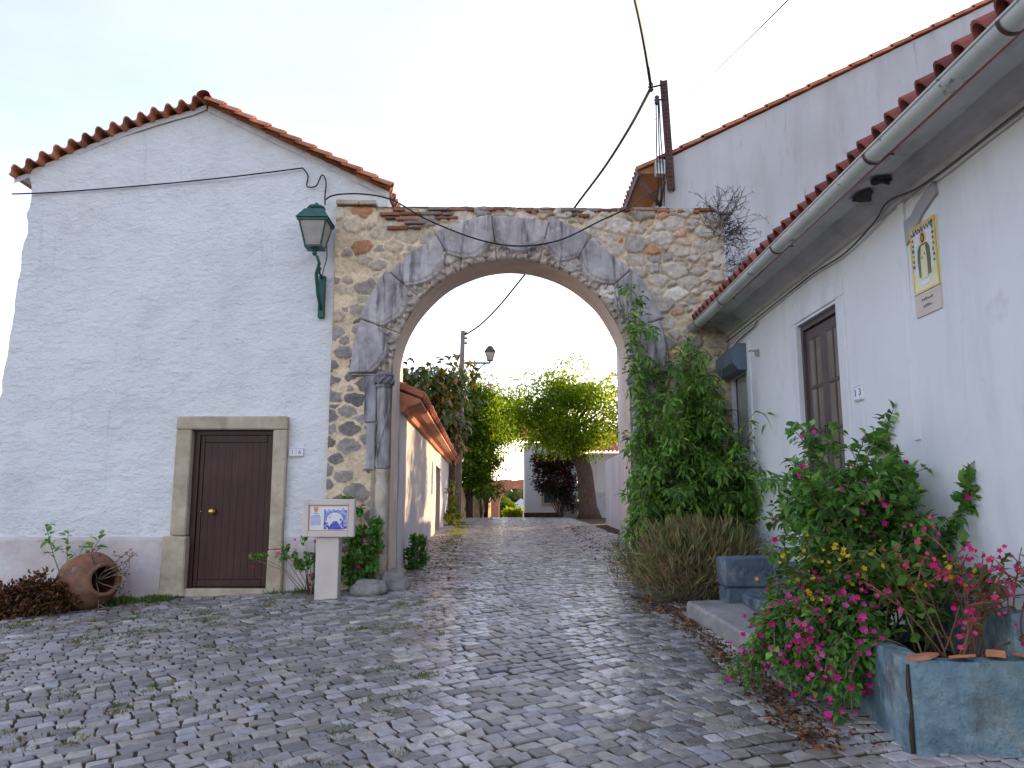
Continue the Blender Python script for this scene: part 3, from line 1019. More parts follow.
def stone_col(kind):
    u = R.uniform()
    if kind == 'dark':
        c = np.array([.165, .145, .13]) * R.uniform(.75, 1.6)
    elif u < .55:
        c = np.array([.42, .36, .30]) * R.uniform(.75, 1.3)
    elif u < .78:
        c = np.array([.30, .275, .25]) * R.uniform(.7, 1.3)
    elif u < .93:
        c = np.array([.55, .50, .43]) * R.uniform(.8, 1.2)
    else:
        c = np.array([.48, .22, .12]) * R.uniform(.8, 1.2)
    return tuple(c) + (1,)


def arch():
    root = thing('stone_arch', (XC, AY0, H(0, AY0)), 'old rubble stone arch with carved grey voussoirs spanning the cobbled street', 'arch')
    mb = MB()

    def top(x):
        t = 5.70 - .006 * (x + 2) + .018 * noise.noise(Vector((x * 2, 0, 2))) + .012 * noise.noise(Vector((x * 7, 0, 2)))
        if x > 2.75:
            t -= (x - 2.75) ** 2 * 1.8
        return t

    def front(x, z):
        return AY0 - .03 * noise.noise(Vector((x * 1.3, z * 1.3, 2))) - .018 * noise.noise(Vector((x * 5, z * 5, 7)))

    # irregular stone pattern: jittered sites, nearest-two distances give stones and mortar joints
    sites = []
    tries = 0
    for (cnt, d0) in ((160, .30), (500, .19), (1800, .125)):
        for _ in range(cnt * 12):
            x, z = R.uniform(-2.6, 3.1), R.uniform(.1, 5.9)
            dd = d0 * R.uniform(.8, 1.15)
            if all(((x - q[0]) ** 2 + ((z - q[1]) * 1.55) ** 2) > (dd * .5 + q[2] * .5) ** 2 for q in sites):
                sites.append((x, z, dd))
    SX = np.array([q[0] for q in sites]); SZ = np.array([q[1] for q in sites]); SR = np.array([q[2] for q in sites])
    ns_ = len(sites)
    leftm = (SX < -1.45)
    SC = np.zeros((ns_, 3)); SH = R.uniform(.018, .07, ns_); SG = R.uniform(.006, .022, ns_); SK = np.ones(ns_)
    mort = np.array([.75, .585, .395])
    for i in range(ns_):
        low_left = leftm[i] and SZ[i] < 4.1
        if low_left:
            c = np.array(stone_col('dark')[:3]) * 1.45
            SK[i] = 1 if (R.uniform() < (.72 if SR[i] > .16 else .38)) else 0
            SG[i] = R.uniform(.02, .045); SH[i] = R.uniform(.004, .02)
        elif leftm[i]:
            c = np.array(stone_col('x')[:3]); c = c + (mort - c) * R.uniform(.0, .75)
            SK[i] = 1 if R.uniform() < .8 else 0
            SG[i] = R.uniform(.008, .03); SH[i] = R.uniform(.006, .03)
        else:
            c = np.array(stone_col('x')[:3]) * R.uniform(.8, 1.35); c = c + (np.array([.66, .56, .46]) - c) * R.uniform(.1, .75)
            SK[i] = 1 if R.uniform() < .94 else 0
        SC[i] = c

    def vn(x, z, seed):
        xi, zi = np.floor(x).astype(int), np.floor(z).astype(int)
        fx, fz = x - xi, z - zi
        fx, fz = fx * fx * (3 - 2 * fx), fz * fz * (3 - 2 * fz)
        def h(a, b):
            v = np.sin(a * 127.1 + b * 311.7 + seed * 74.7) * 43758.5453
            return v - np.floor(v)
        return (h(xi, zi) * (1 - fx) + h(xi + 1, zi) * fx) * (1 - fz) + (h(xi, zi + 1) * (1 - fx) + h(xi + 1, zi + 1) * fx) * fz - .5

    def masonry(X, Z):
        wx = X + .05 * vn(X * 9, Z * 9, 1) + .02 * vn(X * 24, Z * 24, 2)
        wz = Z + .04 * vn(X * 9, Z * 9, 3) + .018 * vn(X * 24, Z * 24, 4)
        D = np.sqrt((wx[:, None] - SX[None]) ** 2 + ((wz[:, None] - SZ[None]) * 1.5) ** 2) - SR[None] * .5
        idx = np.argpartition(D, 1, axis=1)[:, :2]
        a = np.take_along_axis(D, idx, 1)
        o = np.argsort(a, axis=1)
        idx = np.take_along_axis(idx, o, 1); a = np.take_along_axis(a, o, 1)
        i = idx[:, 0]
        edge = a[:, 1] - a[:, 0]
        inside = np.minimum((edge - SG[i]), (.02 - a[:, 0]) * 1.6 + np.where(SX[i] < -1.45, 0, .05))
        m = np.clip(inside / .016, 0, 1) * SK[i]
        dome = np.clip(inside / .05, 0, 1) ** .6 * SK[i]
        d = SH[i] * dome + m * (.008 * vn(X * 30, Z * 30, 5) + .016 * vn(X * 13, Z * 13, 8)) + (1 - m) * (.010 * vn(X * 22, Z * 22, 6) + .012 * vn(X * 8, Z * 8, 9)) + .035 * vn(X * 1.7, Z * 1.7, 7)
        tone = 1 + .35 * vn(X * 18, Z * 18, 10) + .22 * vn(X * 45, Z * 45, 11)
        mt = mort[None] * (1 + .35 * vn(X * 6, Z * 6, 12) + .18 * vn(X * 30, Z * 30, 13))[:, None]
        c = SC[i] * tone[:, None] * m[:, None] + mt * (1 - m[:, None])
        return d, np.clip(c, .02, .85)

    def panel(x0, x1, botf, n, nz=60):
        xs_ = np.linspace(x0, x1, n + 1)
        bo = np.array([botf(x) for x in xs_]); to = np.array([top(x) for x in xs_])
        tt = np.linspace(0, 1, nz + 1)
        Z = bo[:, None] + (to - bo)[:, None] * tt[None]
        X = np.repeat(xs_[:, None], nz + 1, 1)
        d = np.zeros(X.size); 
        Xf, Zf = X.ravel(), Z.ravel()
        for k in range(0, X.size, 4000):
            d[k:k + 4000], _ = masonry(Xf[k:k + 4000], Zf[k:k + 4000])
        Yf = AY0 + .005 - d
        vs = [(Xf[k], Yf[k], Zf[k]) for k in range(X.size)]
        fx = ((X[:-1, :-1] + X[1:, 1:]) / 2).ravel(); fz = ((Z[:-1, :-1] + Z[1:, 1:]) / 2).ravel()
        cc = np.zeros((fx.size, 3))
        for k in range(0, fx.size, 4000):
            _, cc[k:k + 4000] = masonry(fx[k:k + 4000], fz[k:k + 4000])
        b0 = len(mb.v)
        mb.v += vs
        q = 0
        for i in range(n):
            for j in range(nz):
                a_ = b0 + i * (nz + 1) + j
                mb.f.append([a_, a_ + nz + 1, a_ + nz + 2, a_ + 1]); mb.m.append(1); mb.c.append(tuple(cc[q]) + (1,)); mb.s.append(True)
                q += 1
        # top and back
        b1 = len(mb.v)
        for i in range(n + 1):
            mb.v += [(xs_[i], AY0 - .04, to[i] + .002), (xs_[i], AY1, to[i]), (xs_[i], AY1, bo[i])]
        for i in range(n):
            for j in (0, 1):
                mb.f.append([b1 + i * 3 + j, b1 + i * 3 + 3 + j, b1 + i * 3 + 4 + j, b1 + i * 3 + j + 1]); mb.m.append(1); mb.c.append((.45, .33, .22, 1)); mb.s.append(False)
    RW = 1.66
    panel(-2.5, XC - RW, lambda x: .2, 56, 330)
    panel(XC - RW, XC + RW, lambda x: ZC + math.sqrt(max(0, RW * RW - (x - XC) ** 2)), 210, 90)
    panel(XC + RW, 3.0, lambda x: .2, 90, 330)
    # end faces
    for (x, s) in ((-2.5, 1), (3.0, -1)):
        f = [(x, front(x, .2 + (top(x) - .2) * j / 30), .2 + (top(x) - .2) * j / 30) for j in range(31)]
        bk = [(x, AY1, p[2]) for p in f]
        mb.add(f + bk, [[j, j + 1, 31 + j + 1, 31 + j] for j in range(30)], 0, sm=True)
    # the recessed soffit behind the voussoirs (warm plaster)
    # stones
    placed = []

    def ok(x, z, w, h, gap):
        for (px, pz, pw, ph) in placed:
            if abs(px - x) < (pw + w) / 2 * .93 + gap and abs(pz - z) < (ph + h) / 2 * .93 + gap:
                return False
        return True

    def blocked(x, z, w, h):
        r = math.hypot(x - XC, max(0, z - ZC))
        if z > ZC - .05:
            return r < 2.26 + .1
        if x < XC:
            return x + w / 2 > -1.80 - (.1 if z > 2.0 else 0)
        return x - w / 2 < 1.82
    # brick courses near the top
    bz = 5.63
    for crs in range(5):
        x = -1.9 + R.uniform(0, .2)
        xe = [2.9, 1.0, .9, .6, .2][crs]
        while x < xe:
            w = R.uniform(.16, .34)
            if R.uniform() < (.95 if crs == 0 else .62):
                z = top(x) - .035 - crs * .066 + R.normal() * .006
                if not blocked(x + w / 2, z, w, .05):
                    hh = R.uniform(.035, .052)
                    red = R.uniform() < (.75 if crs in (0, 2) else .45)
                    cc = tuple(np.array([.34, .15, .10] if red else [.26, .20, .165]) * R.uniform(.6, 1.3)) + (1,)
                    y = front(x + w / 2, z)
                    mb.box(x + .008, x + w - .008, AY0 - .06 + R.normal() * .008, AY0 + .03, z - hh / 2, z + hh / 2, 1, cc, jit=.006, bev=.008)
                    placed.append((x + w / 2, z, w, hh))
            x += w
    mb.build('wall', [M['mortar'], M['rubble']], root)
    # flat coping slab on the left shoulder
    q = MB()
    q.box(-2.5, -2.18, AY0 - .06, AY1, 5.73, 5.80, jit=.004, bev=.012)
    q.box(-2.17, -1.93, AY0 - .06, AY1, 5.73, 5.795, jit=.004, bev=.012)
    q.build('coping', M['limestone'], root)
    # voussoirs : irregular wedges, slightly proud; stepped inner moulding, carved swag
    edges = [0, 20, 41, 60, 76, 97, 118, 140, 160, 180]
    outs = [2.20, 2.23, 2.22, 2.28, 2.25, 2.27, 2.22, 2.24, 2.20]
    for i in range(9):
        a0, a1 = math.radians(edges[i] + .16), math.radians(edges[i + 1] - .16)
        na, nr = 40, 28
        ro0, ro1 = outs[i] + R.normal() * .012, outs[i] + R.normal() * .015 + (.025 if i % 2 else -.015)
        vs, fs = [], []
        swag = []
        for k in range(na + 1):
            t = k / na
            a = a0 + (a1 - a0) * t
            ro = ro0 + (ro1 - ro0) * t
            # flat (chord) outer edge
            chord = math.cos((a1 - a0) / 2) / math.cos(a - (a0 + a1) / 2)
            ro = ro * (.62 + .38 * chord) + .02
            # the carved swag: line sagging towards the intrados between the joints
            sw = RI + .07 + .19 * (2 * t - 1) ** 2 + .02
            for j in range(nr + 1):
                s = j / nr
                r = RI + (ro - RI) * s
                d = .075
                if r < sw:
                    d = .045 + .025 * math.sin(18 * t + r * 30) * .6
                    d -= .03 * max(0, 1 - abs(r - (sw - .03)) / .03)
                elif r < sw + .035:
                    d = .095
                elif r < sw + .07:
                    d = .05
                if j == 0: d = .0
                if j == nr: d = .03
                if k in (0, na): d -= .012
                d += .022 * noise.noise(Vector((math.cos(a) * r * 4, math.sin(a) * r * 4, 3 + i))) + .010 * noise.noise(Vector((math.cos(a) * r * 13, math.sin(a) * r * 13, 3 + i)))
                r += (.02 if j == nr else .006) * noise.noise(Vector((a * 9, r * 9, i)))
                vs.append((XC + math.cos(a) * r, AY0 - d, ZC + math.sin(a) * r))
            vs.append((XC + math.cos(a) * ro, AY0 + .06, ZC + math.sin(a) * ro))
        m = nr + 2
        for k in range(na):
            for j in range(nr + 1):
                fs.append([k * m + j, (k + 1) * m + j, (k + 1) * m + j + 1, k * m + j + 1])
        fs.append([j for j in range(m)])
        fs.append([na * m + j for j in range(m)][::-1])
        b = MB()
        tone = R.uniform(1.0, 1.25)
        b.add(vs, fs, 0, (tone * 1.03, tone * .99, tone * .96, 1), True)
        for k in range(na):
            t = (k + .5) / na
            sw = RI + .09 + .19 * (2 * t - 1) ** 2
            for j in range(nr + 1):
                r = RI + (2.24 - RI) * (j + .5) / nr
                if r < sw - .01:
                    w_ = R.uniform(.85, 1.1)
                    b.c[k * (nr + 1) + j] = (1.45 * w_, 1.25 * w_, 1.02 * w_, 1)
        for f in range(len(b.s)):
            b.s[f] = f < len(b.s) - 2
        # scallop leaves hanging from the swag line
        ns = 6
        for k in range(ns):
            t = (k + .5) / ns
            a = a0 + (a1 - a0) * t
            sw = RI + .07 + .19 * (2 * t - 1) ** 2 + .01
            r = sw - .045
            cx, cz = XC + math.cos(a) * r, ZC + math.sin(a) * r
            tw = .5 * (1 if t < .5 else -1)
            rad = Vector((math.cos(a), 0, math.sin(a)))
            tan = Vector((-math.sin(a), 0, math.cos(a)))
            ax1 = (rad * math.cos(tw) + tan * math.sin(tw)) * .056
            ax2 = (tan * math.cos(tw) - rad * math.sin(tw)) * .034
            pts, fc = [], []
            for rr, dd in ((1, -.02), (.75, .035), (.35, .05)):
                for g in range(8):
                    th = 2 * PI * g / 8
                    pp = Vector((cx, AY0 - .03 - dd, cz)) + ax1 * (math.cos(th) * rr) + ax2 * (math.sin(th) * rr)
                    pts.append(pp)
            for l in range(2):
                for g in range(8):
                    fc.append([l * 8 + g, l * 8 + (g + 1) % 8, (l + 1) * 8 + (g + 1) % 8, (l + 1) * 8 + g])
            fc.append([16 + g for g in range(8)])
            b.add(pts, fc, 0, (1.2, 1.08, .95, 1), True)
        b.build('voussoir', M['grey_stone'], root)
    # intrados : warm plastered soffit from front arris to back, with jamb reveals
    b = MB()
    vs, fs = [], []
    prof = [(XC - RI, .25 + (ZC - .25) * k / 12) for k in range(12)] + [(XC + RI * math.cos(PI - PI * k / 48), ZC + RI * math.sin(PI * k / 48)) for k in range(49)] + [(XC + RI, ZC - (ZC - .25) * (k + 1) / 12) for k in range(12)]
    ysub = [AY0 - .012, AY0 + .02, AY0 + .2, AY0 + .4, AY1 + .01]
    for (x, z) in prof:
        for y in ysub:
            n_ = .012 * noise.noise(Vector((x * 3, y * 3, z * 3)))
            vs.append((x * (1 + n_ * .5), y, z + n_ * .5))
    m = len(ysub)
    for k in range(len(prof) - 1):
        for j in range(m - 1):
            fs.append([k * m + j, k * m + j + 1, (k + 1) * m + j + 1, (k + 1) * m + j])
    b.add(vs, fs, 0, (1.75, 1.6, 1.5, 1), True)
    b.build('soffit', M['cream_plaster'], root)
    # jamb stones and engaged columns (left and right)
    for sgn in (-1, 1):
        xj = XC + sgn * RI
        b = MB()
        # grey slab beside the column, upper part
        def strip(xa, xb, z0, z1, d, mi, col):
            if xa > xb: xa, xb = xb, xa
            b.box(xa, xb, AY0 - d, AY0 + .05, z0, z1, mi, col, jit=.008, bev=.014)
        strip(xj - sgn * -.0 + sgn * .20, xj + sgn * .56, 3.30 - .02, 3.285, .05, 0, (1, 1, 1, 1))
        strip(xj + sgn * .205, xj + sgn * .37, 2.62, 3.275, .045, 0, (.95, .95, .97, 1))
        strip(xj + sgn * .205, xj + sgn * .34, 1.98, 2.612, .05, 0, (1.05, 1.03, 1, 1))
        b.build('jamb', [M['grey_stone']], root)
        b = MB()
        strip(xj + sgn * .003, xj + sgn * .20, 2.02, 3.28, .018, 0, (.5, .5, .52, 1))
        strip(xj + sgn * .003, xj + sgn * .26, .25, 2.012, .025, 0, (.8, .78, .75, 1))
        b.build('jamb', [M['warm_stone']], root)
        xcol = xj + sgn * .105
        c = MB()
        pr = []
        for k in range(25):
            z = 2.0 + 1.12 * k / 24
            pr.append((.082 + .006 * math.sin(k * .9), z))
        c.lathe(pr, (xcol, AY0 - .045, 0), n=18, col=(1.1, 1.08, 1.05, 1), wob=.08)
        # twisted capital
        c.lathe([(.085, 3.085), (.112, 3.10), (.118, 3.125), (.098, 3.145), (.125, 3.165), (.132, 3.195), (.118, 3.22), (.10, 3.235), (.128, 3.25), (.135, 3.275), (.11, 3.30), (.06, 3.31)], (xcol, AY0 - .045, 0), n=18, col=(.85, .85, .87, 1), wob=.2)
        for k in range(9):
            t = 2 * PI * k / 9
            c.tube([(xcol + math.cos(t) * .12, AY0 - .045 + math.sin(t) * .12, 3.14), (xcol + math.cos(t + .4) * .135, AY0 - .045 + math.sin(t + .4) * .135, 3.19), (xcol + math.cos(t + .8) * .12, AY0 - .045 + math.sin(t + .8) * .12, 3.24)], .022, 6, col=(.8, .8, .82, 1))
        # spiral ribs of the upper shaft
        for st in range(2):
            pts = []
            for k in range(30):
                z = 2.02 + 1.06 * k / 29
                t = st * PI + z * 3.2
                pts.append((xcol + math.cos(t) * .082, AY0 - .045 + math.sin(t) * .082, z))
            c.tube(pts, .016, 6, col=(1.05, 1.03, 1, 1))
        co = c.build('column', [M['grey_stone']], root)
        c = MB()
        c.lathe([(.088 + .012 * math.sin(k * 1.3) * (k % 3 == 0) + (.05 if k < 2 else 0), .28 + 1.71 * k / 20) for k in range(21)], (xcol, AY0 - .045, 0), n=18, col=(1.15, 1.12, 1.08, 1), wob=.15)
        c.build('column_base', [M['warm_stone']], co)


arch()


def boulder(name, c, r, label, seed):
    import bmesh
    bm = bmesh.new()
    bmesh.ops.create_icosphere(bm, subdivisions=4, radius=1)
    for v in bm.verts:
        n_ = noise.noise(v.co * 1.3 + Vector((seed, 0, 0))) * .28 + noise.noise(v.co * 4 + Vector((seed, 0, 0))) * .07
        p = v.co.copy()
        p = Vector([math.copysign(abs(q) ** .75, q) for q in p])
        v.co = Vector((p.x * r[0], p.y * r[1], p.z * r[2])) * (1 + n_)
    V = [v.co + Vector(c) for v in bm.verts]
    fs = [[l.vert.index for l in f.loops] for f in bm.faces]
    bm.free()
    o = link_mesh(name, V, fs, M['boulder'], None, smooth=True, org=(c[0], c[1], H(c[0], c[1])))
    tag(o, label, 'boulder')


p = at(369, 586, 9.95)
boulder('boulder', (p.x, 9.95, H(p.x, 9.95) + .08), (.21, .16, .12), 'low flat grey boulder in front of the bush behind the sign', 2)
p = at(395, 576, 10.25)
boulder('boulder', (p.x, 10.25, H(p.x, 10.25) + .10), (.19, .17, .16), 'brownish upright boulder guarding the foot of the arch column', 7)


# ------------------------------------------------------------------ lanterns
def lantern_parts(root, c, s, mi='iron_green', post=True):
    """four sided tapered lantern, c = centre of glass bottom, s = scale"""
    c = Vector(c)
    hb, ht, hh = .125 * s, .215 * s, .40 * s
    fr = MB()
    # bottom tray
    fr.box(c.x - hb - .015 * s, c.x + hb + .015 * s, c.y - hb - .015 * s, c.y + hb + .015 * s, c.z - .03 * s, c.z)
    fr.lathe([(.09 * s, -.03 * s), (.05 * s, -.06 * s), (.03 * s, -.09 * s), (.045 * s, -.11 * s), (.02 * s, -.14 * s), (0, -.14 * s)], c, n=12)
    for sx in (-1, 1):
        for sy in (-1, 1):
            fr.tube([(c.x + sx * hb, c.y + sy * hb, c.z), (c.x + sx * ht, c.y + sy * ht, c.z + hh)], .016 * s, 4, sm=False)
    # top ring
    z = c.z + hh
    for sy in (-1, 1):
        fr.box(c.x - ht - .03 * s, c.x + ht + .03 * s, c.y + sy * ht - .02 * s, c.y + sy * ht + .02 * s, z - .02 * s, z + .02 * s)
        fr.box(c.x + sy * ht - .02 * s, c.x + sy * ht + .02 * s, c.y - ht + .02 * s, c.y + ht - .02 * s, z - .02 * s, z + .02 * s)
    fr.build('frame', M[mi], root)
    g = MB()
    q = .97
    vs = [(c.x + sx * hb * q, c.y + sy * hb * q, c.z + .003) for sx, sy in ((-1, -1), (1, -1), (1, 1), (-1, 1))] + [(c.x + sx * ht * q, c.y + sy * ht * q, z - .02 * s) for sx, sy in ((-1, -1), (1, -1), (1, 1), (-1, 1))]
    g.add(vs, [[0, 1, 5, 4], [1, 2, 6, 5], [2, 3, 7, 6], [3, 0, 4, 7], [0, 3, 2, 1], [4, 5, 6, 7]])
    g.build('glass', M['frost'], root)
    r = MB()
    o = ht + .045 * s
    k = .15 * s
    z1 = z + .022 * s
    vs = [(c.x + sx * o, c.y + sy * o, z1) for sx, sy in ((-1, -1), (1, -1), (1, 1), (-1, 1))] + [(c.x + sx * k, c.y + sy * k, z1 + .17 * s) for sx, sy in ((-1, -1), (1, -1), (1, 1), (-1, 1))]
    r.add(vs, [[0, 1, 5, 4], [1, 2, 6, 5], [2, 3, 7, 6], [3, 0, 4, 7], [0, 3, 2, 1], [4, 5, 6, 7]])
    r.lathe([(.10 * s, .17 * s), (.10 * s, .20 * s), (.15 * s, .215 * s), (.13 * s, .25 * s), (.06 * s, .275 * s), (.03 * s, .285 * s), (.03 * s, .31 * s), (0, .325 * s)], (c.x, c.y, z1), n=16)
    r.build('lamp_roof', M[mi], root)


def wall_lantern():
    c = at(317, 247, 10.2)
    root = thing('wall_lantern', (c.x, FY, 4.3), 'green iron lantern with frosted glass on the white house wall', 'lantern')
    lantern_parts(root, (c.x - .03, 10.2, c.z), .86)
    b = MB()
    a = at(321, 318, FY - .04)
    t = at(321, 276, FY - .04)
    b.box(a.x - .045, a.x + .045, FY - .07, FY + .02, a.z, t.z, bev=.008)
    b.build('wall_plate', M['iron_green'], root)
    b = MB()
    bt = (c.x, 10.2, c.z - .12)
    b.tube([(a.x, FY - .07, a.z + .12), (a.x - .01, FY - .22, a.z + .30), (a.x - .02, FY - .30, t.z - .05), (c.x + .03, 10.24, c.z - .22), bt], [.022, .026, .028, .024, .02], 8)
    b.tube([(a.x - .005, FY - .06, t.z - .05), (a.x - .01, FY - .2, t.z + .02), (c.x + .04, 10.28, c.z - .28)], .016, 6)
    b.build('bracket', M['iron_green'], root)


wall_lantern()


def cable(name, pts, r, label, mat_='cable', cat='cable', sub=8, group=None):
    P = []
    pts = [Vector(p) for p in pts]
    for i in range(len(pts) - 1):
        p0, p1, p2, p3 = pts[max(i - 1, 0)], pts[i], pts[i + 1], pts[min(i + 2, len(pts) - 1)]
        for k in range(sub):
            t = k / sub
            P.append(.5 * ((2 * p1) + (-p0 + p2) * t + (2 * p0 - 5 * p1 + 4 * p2 - p3) * t * t + (-p0 + 3 * p1 - 3 * p2 + p3) * t ** 3))
    P.append(pts[-1])
    mb = MB()
    mb.tube(P, r, 6)
    o = mb.build(name, M[mat_], None, org=tuple(pts[0]))
    return tag(o, label, cat, group)


Yc = FY - .06
cable('facade_cable', [at(12, 194, Yc), at(60, 192, Yc), at(150, 185, Yc), at(230, 177, Yc), at(303, 168, Yc)], .010, 'black cable running across the plain gable of the white house')
cable('lantern_cable', [at(303, 168, Yc), at(308, 176, Yc), at(307, 186, Yc), at(316, 186, Yc), at(322, 175, Yc), at(326, 182, Yc), at(325, 196, Yc), at(325, 205, Yc - .1)], .010, 'thin looping cable dropping to the top of the green wall lantern')
cable('lantern_cable', [at(326, 240, Yc), at(327, 256, Yc), at(324, 268, Yc), at(322, 276, Yc)], .007, 'short thin wire hanging below the green lantern down to its bracket')
Ya = AY0 - .17
cable('arch_cable', [at(325, 200, Yc), at(335, 195, Ya), at(362, 194, Ya), at(392, 200, Ya), at(430, 221, Ya), at(480, 240, Ya), at(520, 246, Ya), at(560, 240, Ya), at(600, 221, Ya), at(628, 208, Ya), at(640, 200, 11.2), at(658, 190, 12.1)], .011, 'black cable sagging across the carved stones of the arch')


# ------------------------------------------------------------------ information sign
def info_sign():
    y0 = 9.75
    zb = H(-2.3, 9.8)
    root = thing('information_sign', (-2.28, 9.85, zb), 'pale stone pedestal sign with a blue and white tile picture', 'sign')
    b = MB()
    b.box(-2.44, -2.155, y0 + .02, y0 + .2, zb - .08, 1.115, bev=.008)
    b.build('pedestal', M['sign_stone'], root)
    b = MB()
    X0, X1, Z0, Z1 = -2.61, -1.965, 1.12, 1.585
    bw = .075
    yb = y0 - .03
    b.box(X0, X0 + bw, yb, yb + .10, Z0, Z1, bev=.008)
    b.box(X1 - bw, X1, yb, yb + .10, Z0, Z1, bev=.008)
    b.box(X0 + bw, X1 - bw, yb + .001, yb + .099, Z1 - bw, Z1, bev=.006)
    b.box(X0 + bw, X1 - bw, yb + .001, yb + .099, Z0, Z0 + bw, bev=.006)
    b.box(X0 + bw, X1 - bw, yb + .03, yb + .098, Z0 + bw, Z1 - bw)
    b.build('board_frame', M['sign_stone'], root)
    x0, x1, z0, z1 = X0 + bw + .004, X1 - bw - .004, Z0 + bw + .004, Z1 - bw - .004
    b = MB()
    b.box(x0, x1, yb + .018, yb + .028, z0, z1)
    tp = b.build('tile_panel', M['white_ceramic'], root)
    yy = yb + .017
    b = MB()
    bd = .006
    for (p, q, r_, s_) in ((x0, x1, z0, z0 + bd), (x0, x1, z1 - bd, z1), (x0, x0 + bd, z0 + bd, z1 - bd), (x1 - bd, x1, z0 + bd, z1 - bd)):
        b.box(p, q, yy - .003, yy + .0008, r_, s_)
    b.build('tile_border', M['orange_glaze'], tp)
    # painted arch view in blue: spandrels, jambs, ground
    cxp, czp, rr = x0 + .66 * (x1 - x0), z0 + .125, .105
    b = MB()
    x_l, x_r, ztop = x0 + .37 * (x1 - x0), x1 - .012, z1 - .055
    n = 20
    vs, fs = [], []
    for k in range(n + 1):
        t = PI - PI * k / n
        ix, iz = cxp + rr * math.cos(t), czp + rr * math.sin(t) * .95
        ox = x_l + (x_r - x_l) * k / n
        oz = ztop if 0 < k < n else ztop
        vs += [(ix, yy, iz), (ox, yy, oz + .012 * math.sin(k * 1.7))]
    for k in range(n):
        fs.append([2 * k, 2 * k + 2, 2 * k + 3, 2 * k + 1])
    b.add(vs, fs)
    b.add([(x_l, yy, z0 + .02), (cxp - rr, yy, z0 + .03), (cxp - rr, yy, czp), (x_l + .005, yy, ztop)], [[0, 1, 2, 3]])
    b.add([(x_r, yy, z0 + .02), (x_r, yy, ztop), (cxp + rr, yy, czp), (cxp + rr - .01, yy, z0 + .03)], [[0, 1, 2, 3]])
    b.build('tile_painting', M['blue_pale'], tp)
    b = MB()
    yq = yy - .0012
    # dark drawing: arch outline, road, foliage, lamp
    for (r_, w) in ((rr + .004, .006), (rr + .024, .004)):
        pts = [(cxp + r_ * math.cos(PI * k / 18), yq, czp + r_ * .95 * math.sin(PI * k / 18)) for k in range(19)]
        b.tube(pts, w * .5, 4)
    for k in range(46):
        sx = 1 if k % 3 else -1
        px = cxp + sx * R.uniform(.05, .135)
        pz = z0 + .02 + abs(R.normal()) * .055
        r_ = R.uniform(.006, .015)
        px = min(max(px, x_l + r_), x_r - r_)
        b.add([(px + r_ * math.cos(j * 1.05) * R.uniform(.6, 1.2), yq - .0004 * (k % 3), pz + r_ * math.sin(j * 1.05) * R.uniform(.6, 1.2)) for j in range(6)], [[0, 1, 2, 3, 4, 5]])
    b.add([(cxp - .09, yq, z0 + .012), (cxp + .1, yq, z0 + .012), (cxp + .03, yq, czp - .01), (cxp - .02, yq, czp - .01)], [[0, 1, 2, 3]])
    b.tube([(x_l + .015, yq, z0 + .11), (x_l + .015, yq, z1 - .05)], .003, 4)
    b.tube([(x_r - .06, yq, z1 - .03), (x_r - .01, yq, z1 - .085)], .0045, 4)
    b.build('tile_drawing', M['blue_glaze'], tp)
    # crest + lines of small writing
    b = MB()
    ccx, ccz = x0 + .17 * (x1 - x0), z1 - .055
    b.add([(ccx - .026, yy, ccz + .022), (ccx - .026, yy, ccz - .012), (ccx, yy, ccz - .032), (ccx + .026, yy, ccz - .012), (ccx + .026, yy, ccz + .022)], [[0, 1, 2, 3, 4]])
    b.build('crest', M['orange_glaze'], tp)
    b = MB()
    for k in range(5):
        b.box(ccx - .026 + k * .0115, ccx - .020 + k * .0115, yy - .001, yy + .001, ccz + .024, ccz + .036)
    b.box(ccx - .03, ccx + .03, yy - .001, yy + .001, ccz - .043, ccz - .037)
    b.build('crest_crown', M['iron_dark'], tp)
    b = MB()
    for ln in range(9):
        z = z1 - .125 - ln * .0145
        x = x0 + .022
        lim = x0 + .30 * (x1 - x0)
        if ln == 0:
            x += .02; lim -= .015
        while x < lim:
            w = R.uniform(.006, .016)
            b.box(x, min(x + w, lim), yy - .0008, yy + .001, z, z + (.006 if ln else .0085))
            x += w + .004
    b.build('lettering', M['blue_glaze'], tp)


info_sign()

# ------------------------------------------------------------------ lying jar and plants by it
def jar():
    c = Vector((-5.38, 10.05, 0))
    c.z = H(c.x, c.y) + .335
    root = thing('terracotta_jar', (c.x, c.y, H(c.x, c.y)), 'big weathered terracotta jar lying on its side against the white wall', 'jar')
    ax = Vector((.80, -.58, .10)).normalized()
    b = MB()
    prof = [(0, -.46), (.12, -.46), (.15, -.44), (.24, -.32), (.295, -.18), (.315, -.04), (.312, .04), (.300, .055), (.325, .075), (.298, .10), (.285, .16), (.24, .24), (.19, .285), (.172, .30), (.175, .325), (.19, .335), (.188, .36), (.165, .368),
            (.148, .36), (.142, .33), (.15, .28), (.22, .2), (.27, .0), (.25, -.2), (.1, -.4), (0, -.42)]
    b.lathe([(r * 1.1, h * 1.1) for r, h in prof], c, ax, 40, wob=.03)
    b.build('body', M['pot'], root)
    return c, ax


JC, JA = jar()


